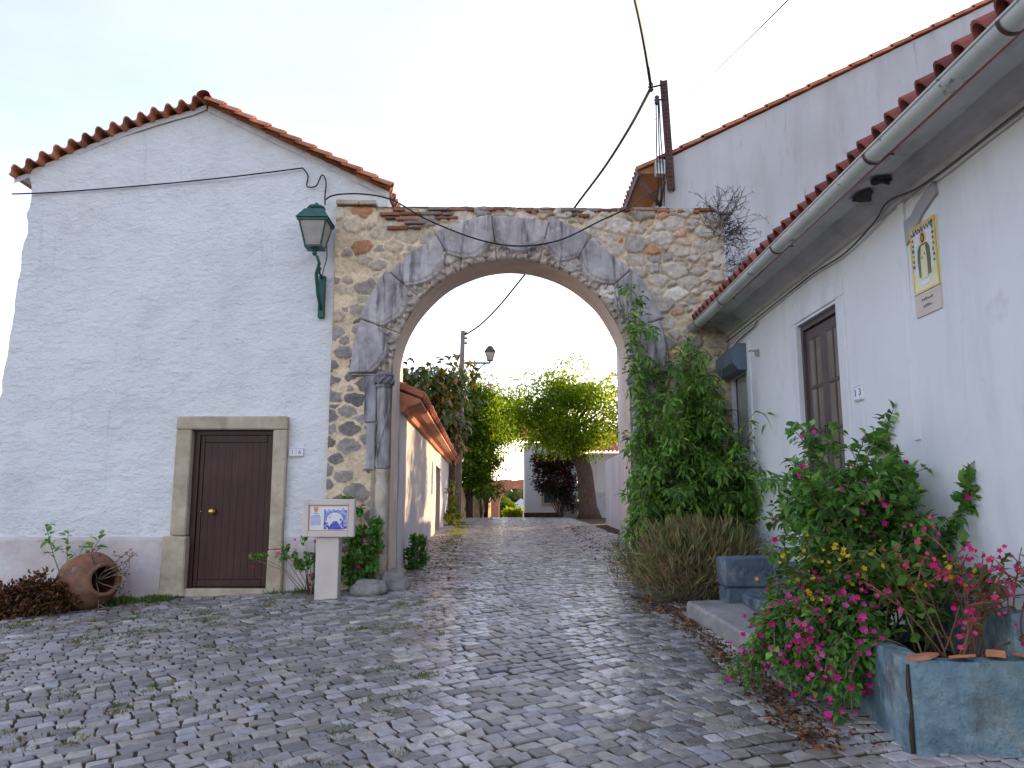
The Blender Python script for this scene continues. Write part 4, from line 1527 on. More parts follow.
def bush(name, base, blobs, nleaf, L, W, cols, label, cat, matl='leaf', npaths=14, stemm='stem_green', stem_r=.008, flo=None, up=.3, group=None, droop=.2, twig_only=False, lo=.3, far=False):
    """blobs: list of (centre, radii)"""
    root = thing(name, base, label, cat, group)
    Ps, Ds = [], []
    vol = np.array([np.prod(b[1]) ** .8 for b in blobs])
    vol = vol / vol.sum()
    paths = []
    for (c, r), w in zip(blobs, vol):
        m = int(nleaf * w)
        # clumps inside the blob
        nc = max(4, m // 26)
        cc, cd_ = in_blob(nc, c, np.array(r) * .88, lo)
        idx = R.integers(0, nc, m)
        p = cc[idx] + R.normal(size=(m, 3)) * np.array(r).mean() * .15
        d = cd_[idx] + R.normal(size=(m, 3)) * .6
        Ps.append(p); Ds.append(d)
        for k in range(max(2, int(npaths * w))):
            t = Vector(cc[R.integers(nc)])
            b0 = Vector(base) + Vector((R.normal() * .05, R.normal() * .05, .0))
            mid = b0.lerp(t, .5) + Vector((R.normal() * .04, R.normal() * .04, .08))
            paths.append([b0, mid, t])
    P, D = np.concatenate(Ps), np.concatenate(Ds)
    gz = hgt(P[:, 0], P[:, 1]) + .01
    P[:, 2] = np.maximum(P[:, 2], gz)
    n = len(P)
    N = np.array([0, 0, 1.]) + R.normal(size=(n, 3)) * .45
    D = D + np.array([0, 0, up])
    leaves('foliage', M[matl], root, P, D, N, L * R.uniform(.6, 1.25, n), W * R.uniform(.65, 1.2, n), pal(n, cols, .25), droop=droop, far=far)
    stems('stems', M[stemm], root, paths, stem_r, stem_r * .45)
    if flo:
        cnt, size, fcols, fn = flo
        Pf, Df = [], []
        for (c, r), w in zip(blobs, vol):
            m = max(1, int(round(cnt * w)))
            d = nrm(R.normal(size=(m, 3)) + np.array([0, -.9, .25]))
            Pf.append(np.array(c) + d * np.array(r) * R.uniform(.9, 1.12, (m, 1))); Df.append(d)
        Pf, Df = np.concatenate(Pf), np.concatenate(Df)
        flowers(fn, root, Pf, Df, size * R.uniform(.7, 1.2, len(Pf)), pal(len(Pf), fcols, .15))
    return root


GREEN = [(0.115, 0.264, 0.055), (0.157, 0.348, 0.067), (0.095, 0.211, 0.055), (0.233, 0.421, 0.089)]
DKGREEN = [(0.064, 0.168, 0.042), (0.094, 0.232, 0.055), (0.126, 0.286, 0.064)]
PINK = [(.80, .03, .30), (.85, .08, .40), (.72, .02, .22)]

# brown dried bush
bx, by = -5.98, 9.72
bz = H(bx, by)
bush('dried_bush', (bx, by, bz), [((bx - .18, by, bz + .15), (.36, .26, .22)), ((bx + .15, by, bz + .25), (.34, .25, .27)), ((bx + .42, by + .02, bz + .18), (.22, .2, .2)), ((bx - .42, by, bz + .10), (.2, .2, .11))],
     5200, .065, .034, [(.21, .085, .026), (.15, .065, .035), (.06, .03, .022), (.20, .11, .05), (.055, .045, .02)], 'low reddish brown dried bush beside the lying jar', 'bush', matl='dry', stemm='twig', npaths=26)
# green shoot behind the jar
p = at(65, 556, 10.3)
zg = H(p.x, 10.3)
root = thing('leafy_shoot', (p.x, 10.35, zg), 'green leafy shoot rising behind the lying terracotta jar', 'plant')
paths = [shoot_path((p.x, 10.38, zg), (R.normal() * .2, -.1, 1), .85 + .1 * k, (.1 * (k - 1), 0, 0), 9) for k in range(4)]
P, D, N = leaves_on_paths(paths, 46, .55)
leaves('foliage', M['leaf'], root, P, D, N, R.uniform(.08, .16, len(P)), R.uniform(.045, .07, len(P)), pal(len(P), GREEN))
stems('stems', M['stem_green'], root, paths, .008, .003)
# dry twig plant coming out of the jar mouth
mouth = JC + JA * .33
root = thing('twiggy_plant', tuple(mouth), 'straggly twig plant with pink flowers growing out of the jar mouth', 'plant')
paths = []
for d, l in (((.6, -.2, .75), .55), ((.95, -.15, .35), .6), ((.75, -.1, -.25), .5), ((.2, -.3, -.8), .42), ((.4, -.3, .9), .45), ((1, -.2, .1), .5)):
    pth = shoot_path(mouth - JA * .15, d, l, (0, 0, .2), 8, .22)
    paths.append(pth)
    for _ in range(3):
        s_ = pth[R.integers(4, 8)]
        paths.append(shoot_path(s_, Vector(d) + Vector(R.normal(size=3)) * .7, .18, (0, 0, 0), 4, .25))
for pth in paths:
    for q in pth:
        if q.z < H(q.x, q.y) + .02: q.z = H(q.x, q.y) + .02
stems('stems', M['twig'], root, paths, .009, .004)
P, D, N = leaves_on_paths(paths, 42, .45)
leaves('foliage', M['dry'], root, P, D, N, R.uniform(.02, .05, len(P)), R.uniform(.012, .025, len(P)), pal(len(P), [(.09, .06, .04), (.13, .09, .05), (.08, .07, .03), (.12, .04, .05)]))
pk = np.array([tuple(paths[0][-1]), tuple(paths[0][-2]), tuple(paths[4 * 4 if len(paths) > 16 else 4][-1])])
flowers('blossoms', root, pk, np.tile([[0, -1, .2]], (3, 1)), .045, pal(3, PINK))

# bush to the left of the sign (sprawling) and behind the sign
g0 = H(-2.65, 10.25)
root = bush('flowering_bush', (-2.62, 10.28, g0), [((-2.62, 10.22, g0 + .30), (.2, .14, .24)), ((-2.78, 10.2, g0 + .55), (.16, .12, .2)), ((-2.45, 10.25, g0 + .72), (.14, .1, .2)), ((-3.0, 10.15, g0 + .52), (.16, .1, .09)), ((-3.28, 10.1, g0 + .42), (.15, .1, .07)), ((-2.55, 10.2, g0 + .98), (.28, .1, .07))],
            620, .075, .045, GREEN + [(.14, .2, .04)], 'straggly bush with magenta flowers between the plank door and the sign', 'bush', npaths=20, stemm='twig', stem_r=.006, flo=(11, .055, PINK, 'blossoms'))
g0 = H(-2.0, 10.2)
bush('flowering_bush', (-1.98, 10.25, g0), [((-2.02, 10.22, g0 + .35), (.27, .17, .33)), ((-1.92, 10.2, g0 + .68), (.24, .15, .25)), ((-1.76, 10.15, g0 + .42), (.17, .13, .2)), ((-2.0, 10.25, g0 + 1.12), (.22, .08, .08))],
     1300, .10, .06, DKGREEN + GREEN, 'dense dark green bush behind the sign at the foot of the arch', 'bush', npaths=18, flo=(9, .045, PINK, 'blossoms'))
# small round shrub behind the left jamb
p = at(415, 545, 12.3)
g0 = H(p.x, 12.3)
bush('small_shrub', (p.x, 12.3, g0), [((p.x, 12.3, g0 + .22), (.2, .2, .2)), ((p.x + .02, 12.3, g0 + .42), (.14, .14, .14))], 700, .075, .05, DKGREEN, 'small round dark green shrub against the long low wall past the arch', 'shrub')


# ------------------------------------------------------------------ RIGHT HOUSE
XW = 3.0


def right_house():
    root = thing('white_cottage', (XW, 6, .4), 'single storey white cottage with grey gutter and glazed brown door numbered thirteen', 'house')
    # wall skin in the plane x = XW with two openings
    ys = sorted(set([-1.5, 10.5] + list(np.round(np.linspace(-1.5, 6.92, 90), 4)) + list(np.round(np.linspace(6.92, 7.9, 12), 4)) + list(np.round(np.linspace(7.9, 9.66, 18), 4)) + list(np.round(np.linspace(9.66, 10.36, 9), 4)) + [10.5]))
    zs = sorted(set(list(np.round(np.linspace(-.2, 1.0, 12), 4)) + list(np.round(np.linspace(1.0, 2.2, 12), 4)) + list(np.round(np.linspace(2.2, 3.2, 11), 4)) + list(np.round(np.linspace(3.2, 3.37, 3), 4)) + list(np.round(np.linspace(3.37, 4.0, 7), 4))))
    vs, fs = [], []
    for y in ys:
        for z in zs:
            n_ = noise.noise(Vector((y * .6, z * .6, 20))) * .018 + noise.noise(Vector((y * 2.5, z * 2.5, 30))) * .005
            vs.append((XW + n_, y, z))
    nz = len(zs)
    e = 1e-3
    for i in range(len(ys) - 1):
        for j in range(nz - 1):
            ym, zm = (ys[i] + ys[i + 1]) / 2, (zs[j] + zs[j + 1]) / 2
            if 6.92 < ym < 7.9 and 1.0 < zm < 3.37: continue
            if 9.66 < ym < 10.36 and 2.2 < zm < 3.2: continue
            fs.append([i * nz + j, i * nz + j + 1, (i + 1) * nz + j + 1, (i + 1) * nz + j])
    mb = MB()
    mb.add(vs, fs, 0, sm=True)
    for (y0, y1, z0, z1, d) in ((6.92, 7.9, 1.0, 3.37, .22), (9.66, 10.36, 2.2, 3.2, .16)):
        x0, x1 = XW - .012, XW + d
        mb.add([(x0, y0, z0), (x1, y0, z0), (x1, y0, z1), (x0, y0, z1)], [[0, 1, 2, 3]])
        mb.add([(x0, y1, z0), (x0, y1, z1), (x1, y1, z1), (x1, y1, z0)], [[0, 1, 2, 3]])
        mb.add([(x0, y0, z1), (x1, y0, z1), (x1, y1, z1), (x0, y1, z1)], [[0, 1, 2, 3]])
        mb.add([(x0, y0, z0), (x0, y1, z0), (x1, y1, z0), (x1, y0, z0)], [[0, 1, 2, 3]])
    mb.add([(XW, -1.5, -.2), (7.5, -1.5, -.2), (7.5, -1.5, 4.0), (5.25, -1.5, 5.2), (XW, -1.5, 4.0)], [[0, 1, 2, 3, 4]])
    mb.add([(XW, 10.5, -.2), (XW, 10.5, 4.03), (5.25, 10.5, 5.2), (7.5, 10.5, 4.0), (7.5, 10.5, -.2)], [[0, 1, 2, 3, 4]])
    mb.add([(7.5, -1.5, -.2), (7.5, 10.5, -.2), (7.5, 10.5, 4.0), (7.5, -1.5, 4.0)], [[0, 1, 2, 3]])
    mb.build('wall', [M['plaster_smooth']], root)
    # raised plaster bands round the openings
    b = MB()
    b.box(XW - .022, XW + .02, 6.74, 6.90, .9, 3.40, bev=.006)
    b.box(XW - .022, XW + .02, 6.74, 8.08, 3.402, 3.56, bev=.006)
    b.box(XW - .022, XW + .02, 7.92, 8.08, .9, 3.40, bev=.006)
    b.build('door_surround', M['plaster_smooth'], root)
    b = MB()
    b.box(XW - .02, XW + .02, 9.50, 9.645, 2.1, 3.56, bev=.006)
    b.box(XW - .024, XW + .02, 9.50, 10.40, 2.05, 2.185, bev=.006)
    b.build('window_surround', M['plaster_smooth'], root)
    # chase strip and cement patch beside the tile panel
    b = MB()
    b.box(XW - .018, XW + .02, 5.61, 5.69, 2.0, 3.86, jit=.006, bev=.004)
    b.build('plaster_strip', M['plaster_smooth'], root)
    b = MB()
    P = [(5.60, 3.47), (5.61, 3.66), (5.50, 3.67), (5.42, 3.72), (5.26, 3.78), (5.17, 3.80), (5.15, 3.70), (5.26, 3.66), (5.36, 3.62), (5.42, 3.57), (5.50, 3.55), (5.55, 3.50)]
    b.extr([(XW - .016, y, z) for y, z in P], (.03, 0, 0))
    b.build('cement_patch', M['patch'], root)
    # cornice
    prof = [(3.02, 3.82), (2.965, 3.82), (2.955, 3.85), (2.925, 3.872), (2.88, 3.905), (2.845, 3.95), (2.83, 3.972), (2.74, 3.976), (2.66, 3.976), (2.655, 3.985), (2.63, 3.987), (2.63, 4.03), (3.02, 4.03)]
    ny = 80
    vs, fs = [], []
    for i in range(ny + 1):
        y = -1.5 + 11.95 * i / ny
        for (x, z) in prof:
            vs.append((x + .006 * noise.noise(Vector((y * 3, x * 9, z * 9))), y, z + .006 * noise.noise(Vector((y * 2.3, 5, x * 9)))))
    k = len(prof)
    for i in range(ny):
        for j in range(k - 1):
            fs.append([i * k + j, (i + 1) * k + j, (i + 1) * k + j + 1, i * k + j + 1])
    fs.append(list(range(k)))
    fs.append([ny * k + j for j in range(k)][::-1])
    b = MB()
    b.add(vs, fs, 0)
    co = b.build('cornice', M['cornice'], root)
    # hole broken in the cornice: its inner shade painted as dark patches
    b = MB()
    for (y0, sc) in ((5.82, 1.0), (5.52, .55)):
        pts = []
        for j in range(14):
            t = 2 * PI * j / 14
            r = .13 * sc * R.uniform(.6, 1.15)
            yy = y0 + math.cos(t) * r * 1.3
            s = .5 + math.sin(t) * .38 * R.uniform(.6, 1)
            x = 2.90 + (2.68 - 2.90) * s
            z = 3.972 if x < 2.83 else 3.972 - (x - 2.83) * .95
            z -= .016
            pts.append((x, yy, z))
        c = (2.80, y0, 3.950)
        b.add(pts + [c], [[j, (j + 1) % 14, 14] for j in range(14)])
    b.build('plaster_hole_shade', M['hole'], co)
    # gutter
    b = MB()
    gx, gz, r = 2.515, 3.945, .069
    n, ny = 14, 24
    vs, fs = [], []
    for i in range(ny + 1):
        y = -1.5 + 12.03 * i / ny
        dz = -.012 * math.sin(i * .9) * .4 - .003 * i * 0
        for rr in (r, r - .006):
            for k in range(n + 1):
                t = PI + PI * k / n
                vs.append((gx + math.cos(t) * rr, y, gz + dz + math.sin(t) * rr))
    m = 2 * (n + 1)
    for i in range(ny):
        for k in range(n):
            fs.append([i * m + k, i * m + k + 1, (i + 1) * m + k + 1, (i + 1) * m + k])
            fs.append([i * m + n + 1 + k, (i + 1) * m + n + 1 + k, (i + 1) * m + n + 2 + k, i * m + n + 2 + k])
    for i in (0, ny):
        fs.append([i * m + k for k in range(n + 1)])
    b.add(vs, fs, 0, sm=True)
    # rolled front lip, seams
    b.tube([(gx - r, -1.5, gz + .004), (gx - r, 10.53, gz + .004)], .010, 6)
    gut = b.build('gutter', M['zinc'], root)
    for y in (1.5, 3.55, 5.05, 7.0, 8.9, 10.1):
        b = MB()
        pts = [(gx + math.cos(PI + PI * k / 12) * (r + .007), y, gz + math.sin(PI + PI * k / 12) * (r + .007)) for k in range(13)]
        for k in range(12):
            a, c = Vector(pts[k]), Vector(pts[k + 1])
            b.add([a + Vector((0, -.014, 0)), c + Vector((0, -.014, 0)), c + Vector((0, .014, 0)), a + Vector((0, .014, 0))], [[0, 1, 2, 3]])
        b.tube([(gx + r, y, gz), (2.66, y, gz + .0)], .008, 5)
        b.build('gutter_bracket', M['rust_steel'], gut)
    # roof
    b = MB()
    sl = Vector((math.cos(math.radians(27)), 0, math.sin(math.radians(27))))
    nn = Vector((-sl.z, 0, sl.x))
    wave_sheet(b, (2.53, -1.3, 4.035), (0, 1, 0), sl, nn, 59, .2, .062, 4, .78, th=.02, lift=.012)
    # mortar plugs under the cover tiles
    for p_ in range(59):
        y = -1.3 + (p_ + .5) * .2
        q = Vector((2.575, y, 4.045))
        pts = [q + Vector((0, math.cos(PI * k / 8) * .058, 0)) + nn * (math.sin(PI * k / 8) * .062 - .01) for k in range(9)]
        b.extr(pts, sl * .05, 0, (.5, .5, .5, 1))
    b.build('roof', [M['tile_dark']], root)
    b = MB()
    a0 = Vector((2.62, 0, 3.99)); a1 = a0 + sl * 3.0; a2 = Vector((8.0, 0, 3.95))
    b.add([(a0.x, -1.5, a0.z), (a0.x, 10.5, a0.z), (a1.x, 10.5, a1.z), (a1.x, -1.5, a1.z), (a2.x, 10.5, a2.z), (a2.x, -1.5, a2.z), (a0.x, -1.5, a0.z - .06), (a0.x, 10.5, a0.z - .06)],
          [[0, 3, 2, 1], [3, 5, 4, 2], [0, 1, 7, 6]], 0)
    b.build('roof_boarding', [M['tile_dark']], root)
    # glazed door (two leaves)
    b = MB()
    x = XW + .06
    b.box(x - .03, x + .08, 6.922, 6.97, 1.0, 3.368)
    b.box(x - .03, x + .08, 7.85, 7.898, 1.0, 3.368)
    b.box(x - .03, x + .08, 6.97, 7.85, 3.31, 3.367)
    dr = b.build('door', M['dark_wood'], root)
    for (y0, y1) in ((6.974, 7.407), (7.413, 7.846)):
        b = MB()
        st = .075
        b.box(x, x + .045, y0, y0 + st, 1.02, 3.305, bev=.006)
        b.box(x, x + .045, y1 - st, y1, 1.02, 3.305, bev=.006)
        for (za, zb) in ((1.02, 1.14), (1.66, 1.80), (3.19, 3.305)):
            b.box(x + .001, x + .044, y0 + st, y1 - st, za, zb, bev=.006)
        zz = [1.80, 2.25, 2.70, 3.19]
        for z in zz[1:3]:
            b.box(x - .002, x + .043, y0 + st, y1 - st, z - .018, z + .018, bev=.004)
        ym = (y0 + y1) / 2
        for a_, b_ in ((1.80, 2.232), (2.268, 2.682), (2.718, 3.19)):
            b.box(x - .001, x + .042, ym - .014, ym + .014, a_, b_)
        b.box(x + .018, x + .04, y0 + st, y1 - st, 1.14, 1.66)
        b.box(x + .008, x + .02, y0 + st + .04, y1 - st - .04, 1.19, 1.61, bev=.01)
        lf = b.build('door_leaf', M['dark_wood'], dr)
    b = MB()
    for (y0, y1) in ((7.049, 7.332), (7.488, 7.771)):
        b.box(x + .007, x + .03, y0, y1, 1.8, 3.19)
    b.build('pane', M['pane_dark'], dr)
    b = MB()
    b.tube([(x - .005, 7.395, 2.28), (x - .04, 7.395, 2.28), (x - .045, 7.395, 2.18)], .009, 6)
    b.box(x - .008, x, 7.38, 7.41, 2.15, 2.33)
    b.build('handle', M['iron_dark'], dr)
    # dark interior
    # window with roller shutter
    b = MB()
    b.box(XW + .05, XW + .10, 9.665, 9.70, 2.205, 3.195)
    b.box(XW + .05, XW + .10, 10.31, 10.355, 2.205, 3.195)
    b.box(XW + .05, XW + .10, 9.70, 10.31, 2.205, 2.245)
    w = b.build('window', M['dark_wood'], root)
    b = MB()
    for k in range(20):
        z = 2.25 + k * .047
        b.box(XW + .055, XW + .068 + .004 * (k % 2), 9.702, 10.308, z, z + .0455, bev=.004)
    b.build('shutter', M['shutter'], w)
    b = MB()
    pr = [(XW + .02, 3.55), (XW - .13, 3.55), (XW - .20, 3.47), (XW - .20, 3.30), (XW - .13, 3.21), (XW + .02, 3.21)]
    b.extr([(px_, 9.60, pz_) for px_, pz_ in pr], (0, .80, 0))
    sb_ = b.build('shutter_box', M['shutter_box'], w)
    # number plate 13
    b = MB()
    for i in (0, 1):
        b.box(XW - .022, XW + .01, 6.475 + i * .086, 6.558 + i * .086, 2.41, 2.55, bev=.006)
    pl = b.build('number_plate', M['white_ceramic'], root)
    b = MB()
    for i in (0, 1):
        for z in (2.42, 2.535):
            b.box(XW - .025, XW - .021, 6.483 + i * .086, 6.55 + i * .086, z, z + .005)
    b.build('number_border', M['blue_pale'], pl)
    rot = Matrix(((0, 0, -1, 0), (-1, 0, 0, 0), (0, 1, 0, 0), (0, 0, 0, 1)))
    for i, ch in enumerate('13'):
        text_mesh('digit', ch, .088, M['blue_glaze'], pl, Matrix.Translation((XW - .024, 6.603 - .086 * i, 2.48)) @ rot)
    # hook near window
    b = MB()
    b.box(XW - .05, XW, 9.16, 9.19, 3.30, 3.38)
    b.tube([(XW - .02, 9.18, 3.36), (XW - .10, 9.18, 3.37), (XW - .11, 9.2, 3.36)], .012, 6)
    b.build('wall_hook', M['concrete'], root)


right_house()


def saint_panel():
    y0, y1, z0, z1 = 5.19, 5.53, 3.055, 3.56
    x = XW - .018
    root = thing('wall_picture', (XW, (y0 + y1) / 2, 2.88), 'painted tile panel of a robed figure in a yellow flowered border', 'tile panel')
    b = MB()
    b.box(x, XW + .01, y0, y1, z0, z1)
    b.build('tile_face', M['cream_glaze'], root)
    b = MB()
    b.box(x, XW + .01, y0, y1, 2.885, z0 - .004)
    ins = b.build('inscription_plate', M['sign_stone'], root)
    b = MB()
    for (za, nn_, wd) in ((2.99, 6, .15), (2.94, 5, .12)):
        for k in range(nn_):
            yy = (y0 + y1) / 2 + wd / 2 - k * wd / nn_
            b.box(x - .002, x + .001, yy - wd / nn_ * .7, yy, za, za + R.uniform(.008, .022))
    b.build('lettering', M['brown_glaze'], ins)
    b = MB()
    w = .016
    for (p, q, r_, s_) in ((y0, y1, z0, z0 + w), (y0, y1, z1 - w, z1), (y0, y0 + w, z0 + w, z1 - w), (y1 - w, y1, z0 + w, z1 - w)):
        b.box(x - .004, x + .002, p, q, r_, s_)
    b.build('border', M['yellow_glaze'], root)
    ym = (y0 + y1) / 2

    def disc(bm, y, z, ry, rz, dx, n=14):
        bm.add([(x - dx, y + ry * math.cos(2 * PI * k / n), z + rz * math.sin(2 * PI * k / n)) for k in range(n)], [list(range(n))])
    # pale blue-white ground behind the figure
    b = MB()
    b.add([(x - .001, y0 + .05, z0 + .14), (x - .001, y1 - .05, z0 + .14), (x - .001, y1 - .05, z1 - .05), (x - .001, y0 + .05, z1 - .05)], [[0, 1, 2, 3]])
    disc(b, ym, z0 + .075, .06, .035, .0015)
    b.build('background', M['white_ceramic'], root)
    b = MB()
    disc(b, ym, z1 - .115, .047, .052, .002, 20)
    b.build('halo', M['yellow_glaze'], root)
    b = MB()
    rob = [(-.078, .11), (-.088, .22), (-.080, .31), (-.055, .345), (.0, .352), (.055, .345), (.080, .31), (.088, .22), (.076, .11)]
    b.add([(x - .003, ym + dy, z0 + dz) for dy, dz in rob], [list(range(len(rob)))])
    b.build('robe', M['olive_glaze'], root)
    b = MB()
    rob = [(-.040, .09), (-.042, .24), (-.028, .335), (.026, .335), (.044, .24), (.044, .09)]
    b.add([(x - .004, ym + dy, z0 + dz) for dy, dz in rob], [list(range(len(rob)))])
    b.build('tunic', M['cream_glaze'], root)
    b = MB()
    disc(b, ym, z1 - .112, .024, .036, .004)
    b.build('hair', M['brown_glaze'], root)
    b = MB()
    disc(b, ym, z1 - .114, .015, .024, .005)
    b.build('face', M['skin_glaze'], root)
    b = MB()
    disc(b, ym + .02, z0 + .25, .010, .012, .005, 8)
    disc(b, ym - .015, z0 + .27, .010, .012, .005, 8)
    b.build('hands', M['skin_glaze'], root)
    for nm, mt, sd in (('painted_roses', 'magenta_glaze', 0), ('painted_leaves', 'green_glaze', 1), ('painted_bluebells', 'blue_glaze', 2)):
        b = MB()
        for k in range(10):
            t = (k + sd / 3) / 10
            pe = t * 4
            i_ = int(pe); f = pe - i_
            m_ = .035
            yy, zz = [(y0 + m_ + f * (y1 - y0 - 2 * m_), z1 - m_), (y1 - m_, z1 - m_ - f * .30), (y0 + m_, z1 - m_ - f * .30), (y0 + m_ + f * (y1 - y0 - 2 * m_), z1 - m_ - .02)][i_]
            disc(b, yy + R.normal() * .004, zz, R.uniform(.008, .016), R.uniform(.009, .018), .003 + .0006 * sd, 7)
        b.build(nm, M[mt], root)


saint_panel()
Xc = XW - .03
cp = [(2.955, 2.6, 3.81), (2.955, 3.6, 3.80), (2.955, 4.3, 3.80), (2.95, 4.9, 3.79), (2.94, 5.3, 3.80), (2.915, 5.68, 3.85), (2.95, 6.0, 3.80), (2.965, 6.6, 3.74), (2.965, 7.3, 3.77), (2.965, 8.26, 3.76), (2.955, 9.3, 3.74), (2.945, 10.35, 3.72)]
cable('house_cable', cp, .008, 'dark cable draped beneath the gutter of the white cottage', 'cable_grey')
cable('window_wire', [(2.97, 9.1, 3.72), (2.975, 9.25, 3.68), (2.975, 9.7, 3.66), (2.975, 10.3, 3.60)], .008, 'thin wire sloping above the shuttered window', 'cable_grey')


# ------------------------------------------------------------------ planter, ledge, steps
def planter():
    g = H(2.2, 4.5)
    root = thing('planter', (2.5, 5.0, g), 'blue washed concrete planter of flowers below the white cottage wall', 'planter')
    b = MB()

    def slab(P, z0, z1f, nsub=14):
        """vertical-sided slab with uneven top; P quad footprint (4 pts, front edge first)"""
        vs, fs = [], []
        A, B_, C, D = [Vector((p[0], p[1], 0)) for p in P]
        nzs = 8
        for i in range(nsub + 1):
            t = i / nsub
            f = A.lerp(B_, t); k = D.lerp(C, t)
            zt = z1f + .012 * noise.noise(Vector((f.x * 5, f.y * 5, 1)))
            for j in range(nzs + 1):
                z = z0 + (zt - z0) * j / nzs
                w = .012 * noise.noise(Vector((f.x * 4, f.y * 4, z * 4)))
                nrm_ = (f - k).normalized()
                ins = .012 if j == nzs else 0
                vs.append(f + nrm_ * (w - ins) + Vector((0, 0, z)))
            vs.append(k + Vector((0, 0, zt - .004)))
            vs.append(k + Vector((0, 0, z0)))
        m = nzs + 3
        for i in range(nsub):
            for j in range(m - 1):
                fs.append([i * m + j, (i + 1) * m + j, (i + 1) * m + j + 1, i * m + j + 1])
        fs.append(list(range(m)))
        fs.append([nsub * m + j for j in range(m)][::-1])
        b.add(vs, fs, 0, sm=False)
    zt = .685
    slab([(2.19, 4.41), (2.985, 4.38), (2.985, 4.52), (2.19, 4.54)], g - .15, zt)
    slab([(2.31, 5.62), (2.155, 4.435), (2.29, 4.42), (2.44, 5.60)], g - .15, zt + .012)
    slab([(2.97, 5.72), (2.36, 5.70), (2.38, 5.58), (2.97, 5.60)], g - .1, zt)
    # old inner back step against the house wall
    slab([(2.84, 4.52), (2.985, 4.52), (2.985, 5.6), (2.84, 5.6)], g, zt + .24)
    bd = b.build('body', M['blue_concrete'], root)
    # bare mortar joint at the corner
    q = MB()
    q.tube([(2.180, 4.428, g - .1), (2.175, 4.424, g + .12), (2.184, 4.424, g + .22), (2.176, 4.428, g + .33), (2.181, 4.426, g + .46)], [.008, .013, .007, .012, .007], 6)
    q.build('mortar_joint', M['bark'], bd)
    q = MB()
    vs, fs = [], []
    n = 16
    for i in range(n + 1):
        for j in range(n + 1):
            x, y = 2.30 + .62 * i / n, 4.5 + 1.15 * j / n
            vs.append((x, y, zt - .09 + .03 * noise.noise(Vector((x * 6, y * 6, 0))) + .02 * noise.noise(Vector((x * 17, y * 17, 0)))))
    for i in range(n):
        for j in range(n):
            fs.append([i * (n + 1) + j, (i + 1) * (n + 1) + j, (i + 1) * (n + 1) + j + 1, i * (n + 1) + j + 1])
    q.add(vs, fs, 0, sm=True)
    q.build('soil', M['soil'], root)
    # broken roof tile pieces along the front rim : loose things
    lab = ['pale broken tile shard at the corner end of the planter rim', 'flat tile shard lying midway along the planter rim', 'thick orange tile shard under the flower stems on the rim', 'terracotta shard nearest the cottage wall on the planter rim']
    for k, (x, w) in enumerate(((2.28, .2), (2.50, .19), (2.69, .14), (2.86, .16))):
        q = MB()
        pts = []
        for j in range(9):
            t = 2 * PI * j / 9
            pts.append((x + math.cos(t) * w / 2 * R.uniform(.55, 1.15), 4.455 + math.sin(t) * .06 * R.uniform(.55, 1.15), zt + .010 + .012 * math.cos(t + k)))
        q.extr(pts, (0, 0, .014 + .024 * (k == 2)), 0, (1.0, 1.1, 1.15, 1))
        o = q.build('tile_shard', M['terracotta'], None, org=(x, 4.455, zt))
        tag(o, lab[k], 'tile shard', 'tile shards on the planter rim')


planter()


def ledge_steps():
    # long stone ledge
    root = thing('stone_ledge', (1.95, 7.2, H(1.95, 7.2)), 'worn concrete ledge along the street edge before the cottage steps', 'ledge')
    b = MB()
    P0, P1 = Vector((1.80, 8.15, 0)), Vector((2.0, 6.05, 0))
    n, vs, fs = 22, [], []
    for i in range(n + 1):
        f = P0.lerp(P1, i / n)
        g = H(f.x, f.y)
        top = g + .165 + .008 * noise.noise(Vector((f.y * 4, 0, 0)))
        w = .015 * noise.noise(Vector((f.y * 3, 2, 0)))
        prof = [(f.x + w - .005, g - .1), (f.x + w, top - .03), (f.x + .02 + w, top - .004), (f.x + .25, top + .004), (f.x + .9, top + .01), (f.x + .95, g - .1)]
        for (x, z) in prof:
            vs.append((x, f.y, z))
    k = 6
    for i in range(n):
        for j in range(k - 1):
            fs.append([i * k + j, i * k + j + 1, (i + 1) * k + j + 1, (i + 1) * k + j])
    fs += [list(range(k)), [n * k + j for j in range(k)][::-1]]
    b.add(vs, fs)
    b.build('slab', M['concrete'], root)
    # steps up to the door + blue flank block
    g = H(2.2, 7.6)
    root = thing('doorstep', (2.5, 7.5, g), 'blue painted masonry steps and flank block leading up to the cottage door', 'steps')
    b = MB()
    b.box(2.16, 2.62, 7.96, 8.24, g + .1, .70, jit=.012, bev=.02)
    b.box(2.14, 2.64, 7.94, 8.26, .702, 1.0, jit=.010, bev=.02)
    b.build('flank_block', M['blue_paint'], root)
    b = MB()
    b.box(2.30, 2.98, 6.85, 7.935, g + .1, .64, jit=.006, bev=.015)
    b.box(2.62, 2.98, 6.86, 7.933, .642, .96, jit=.005, bev=.015)
    b.build('step', M['blue_paint'], root)


ledge_steps()


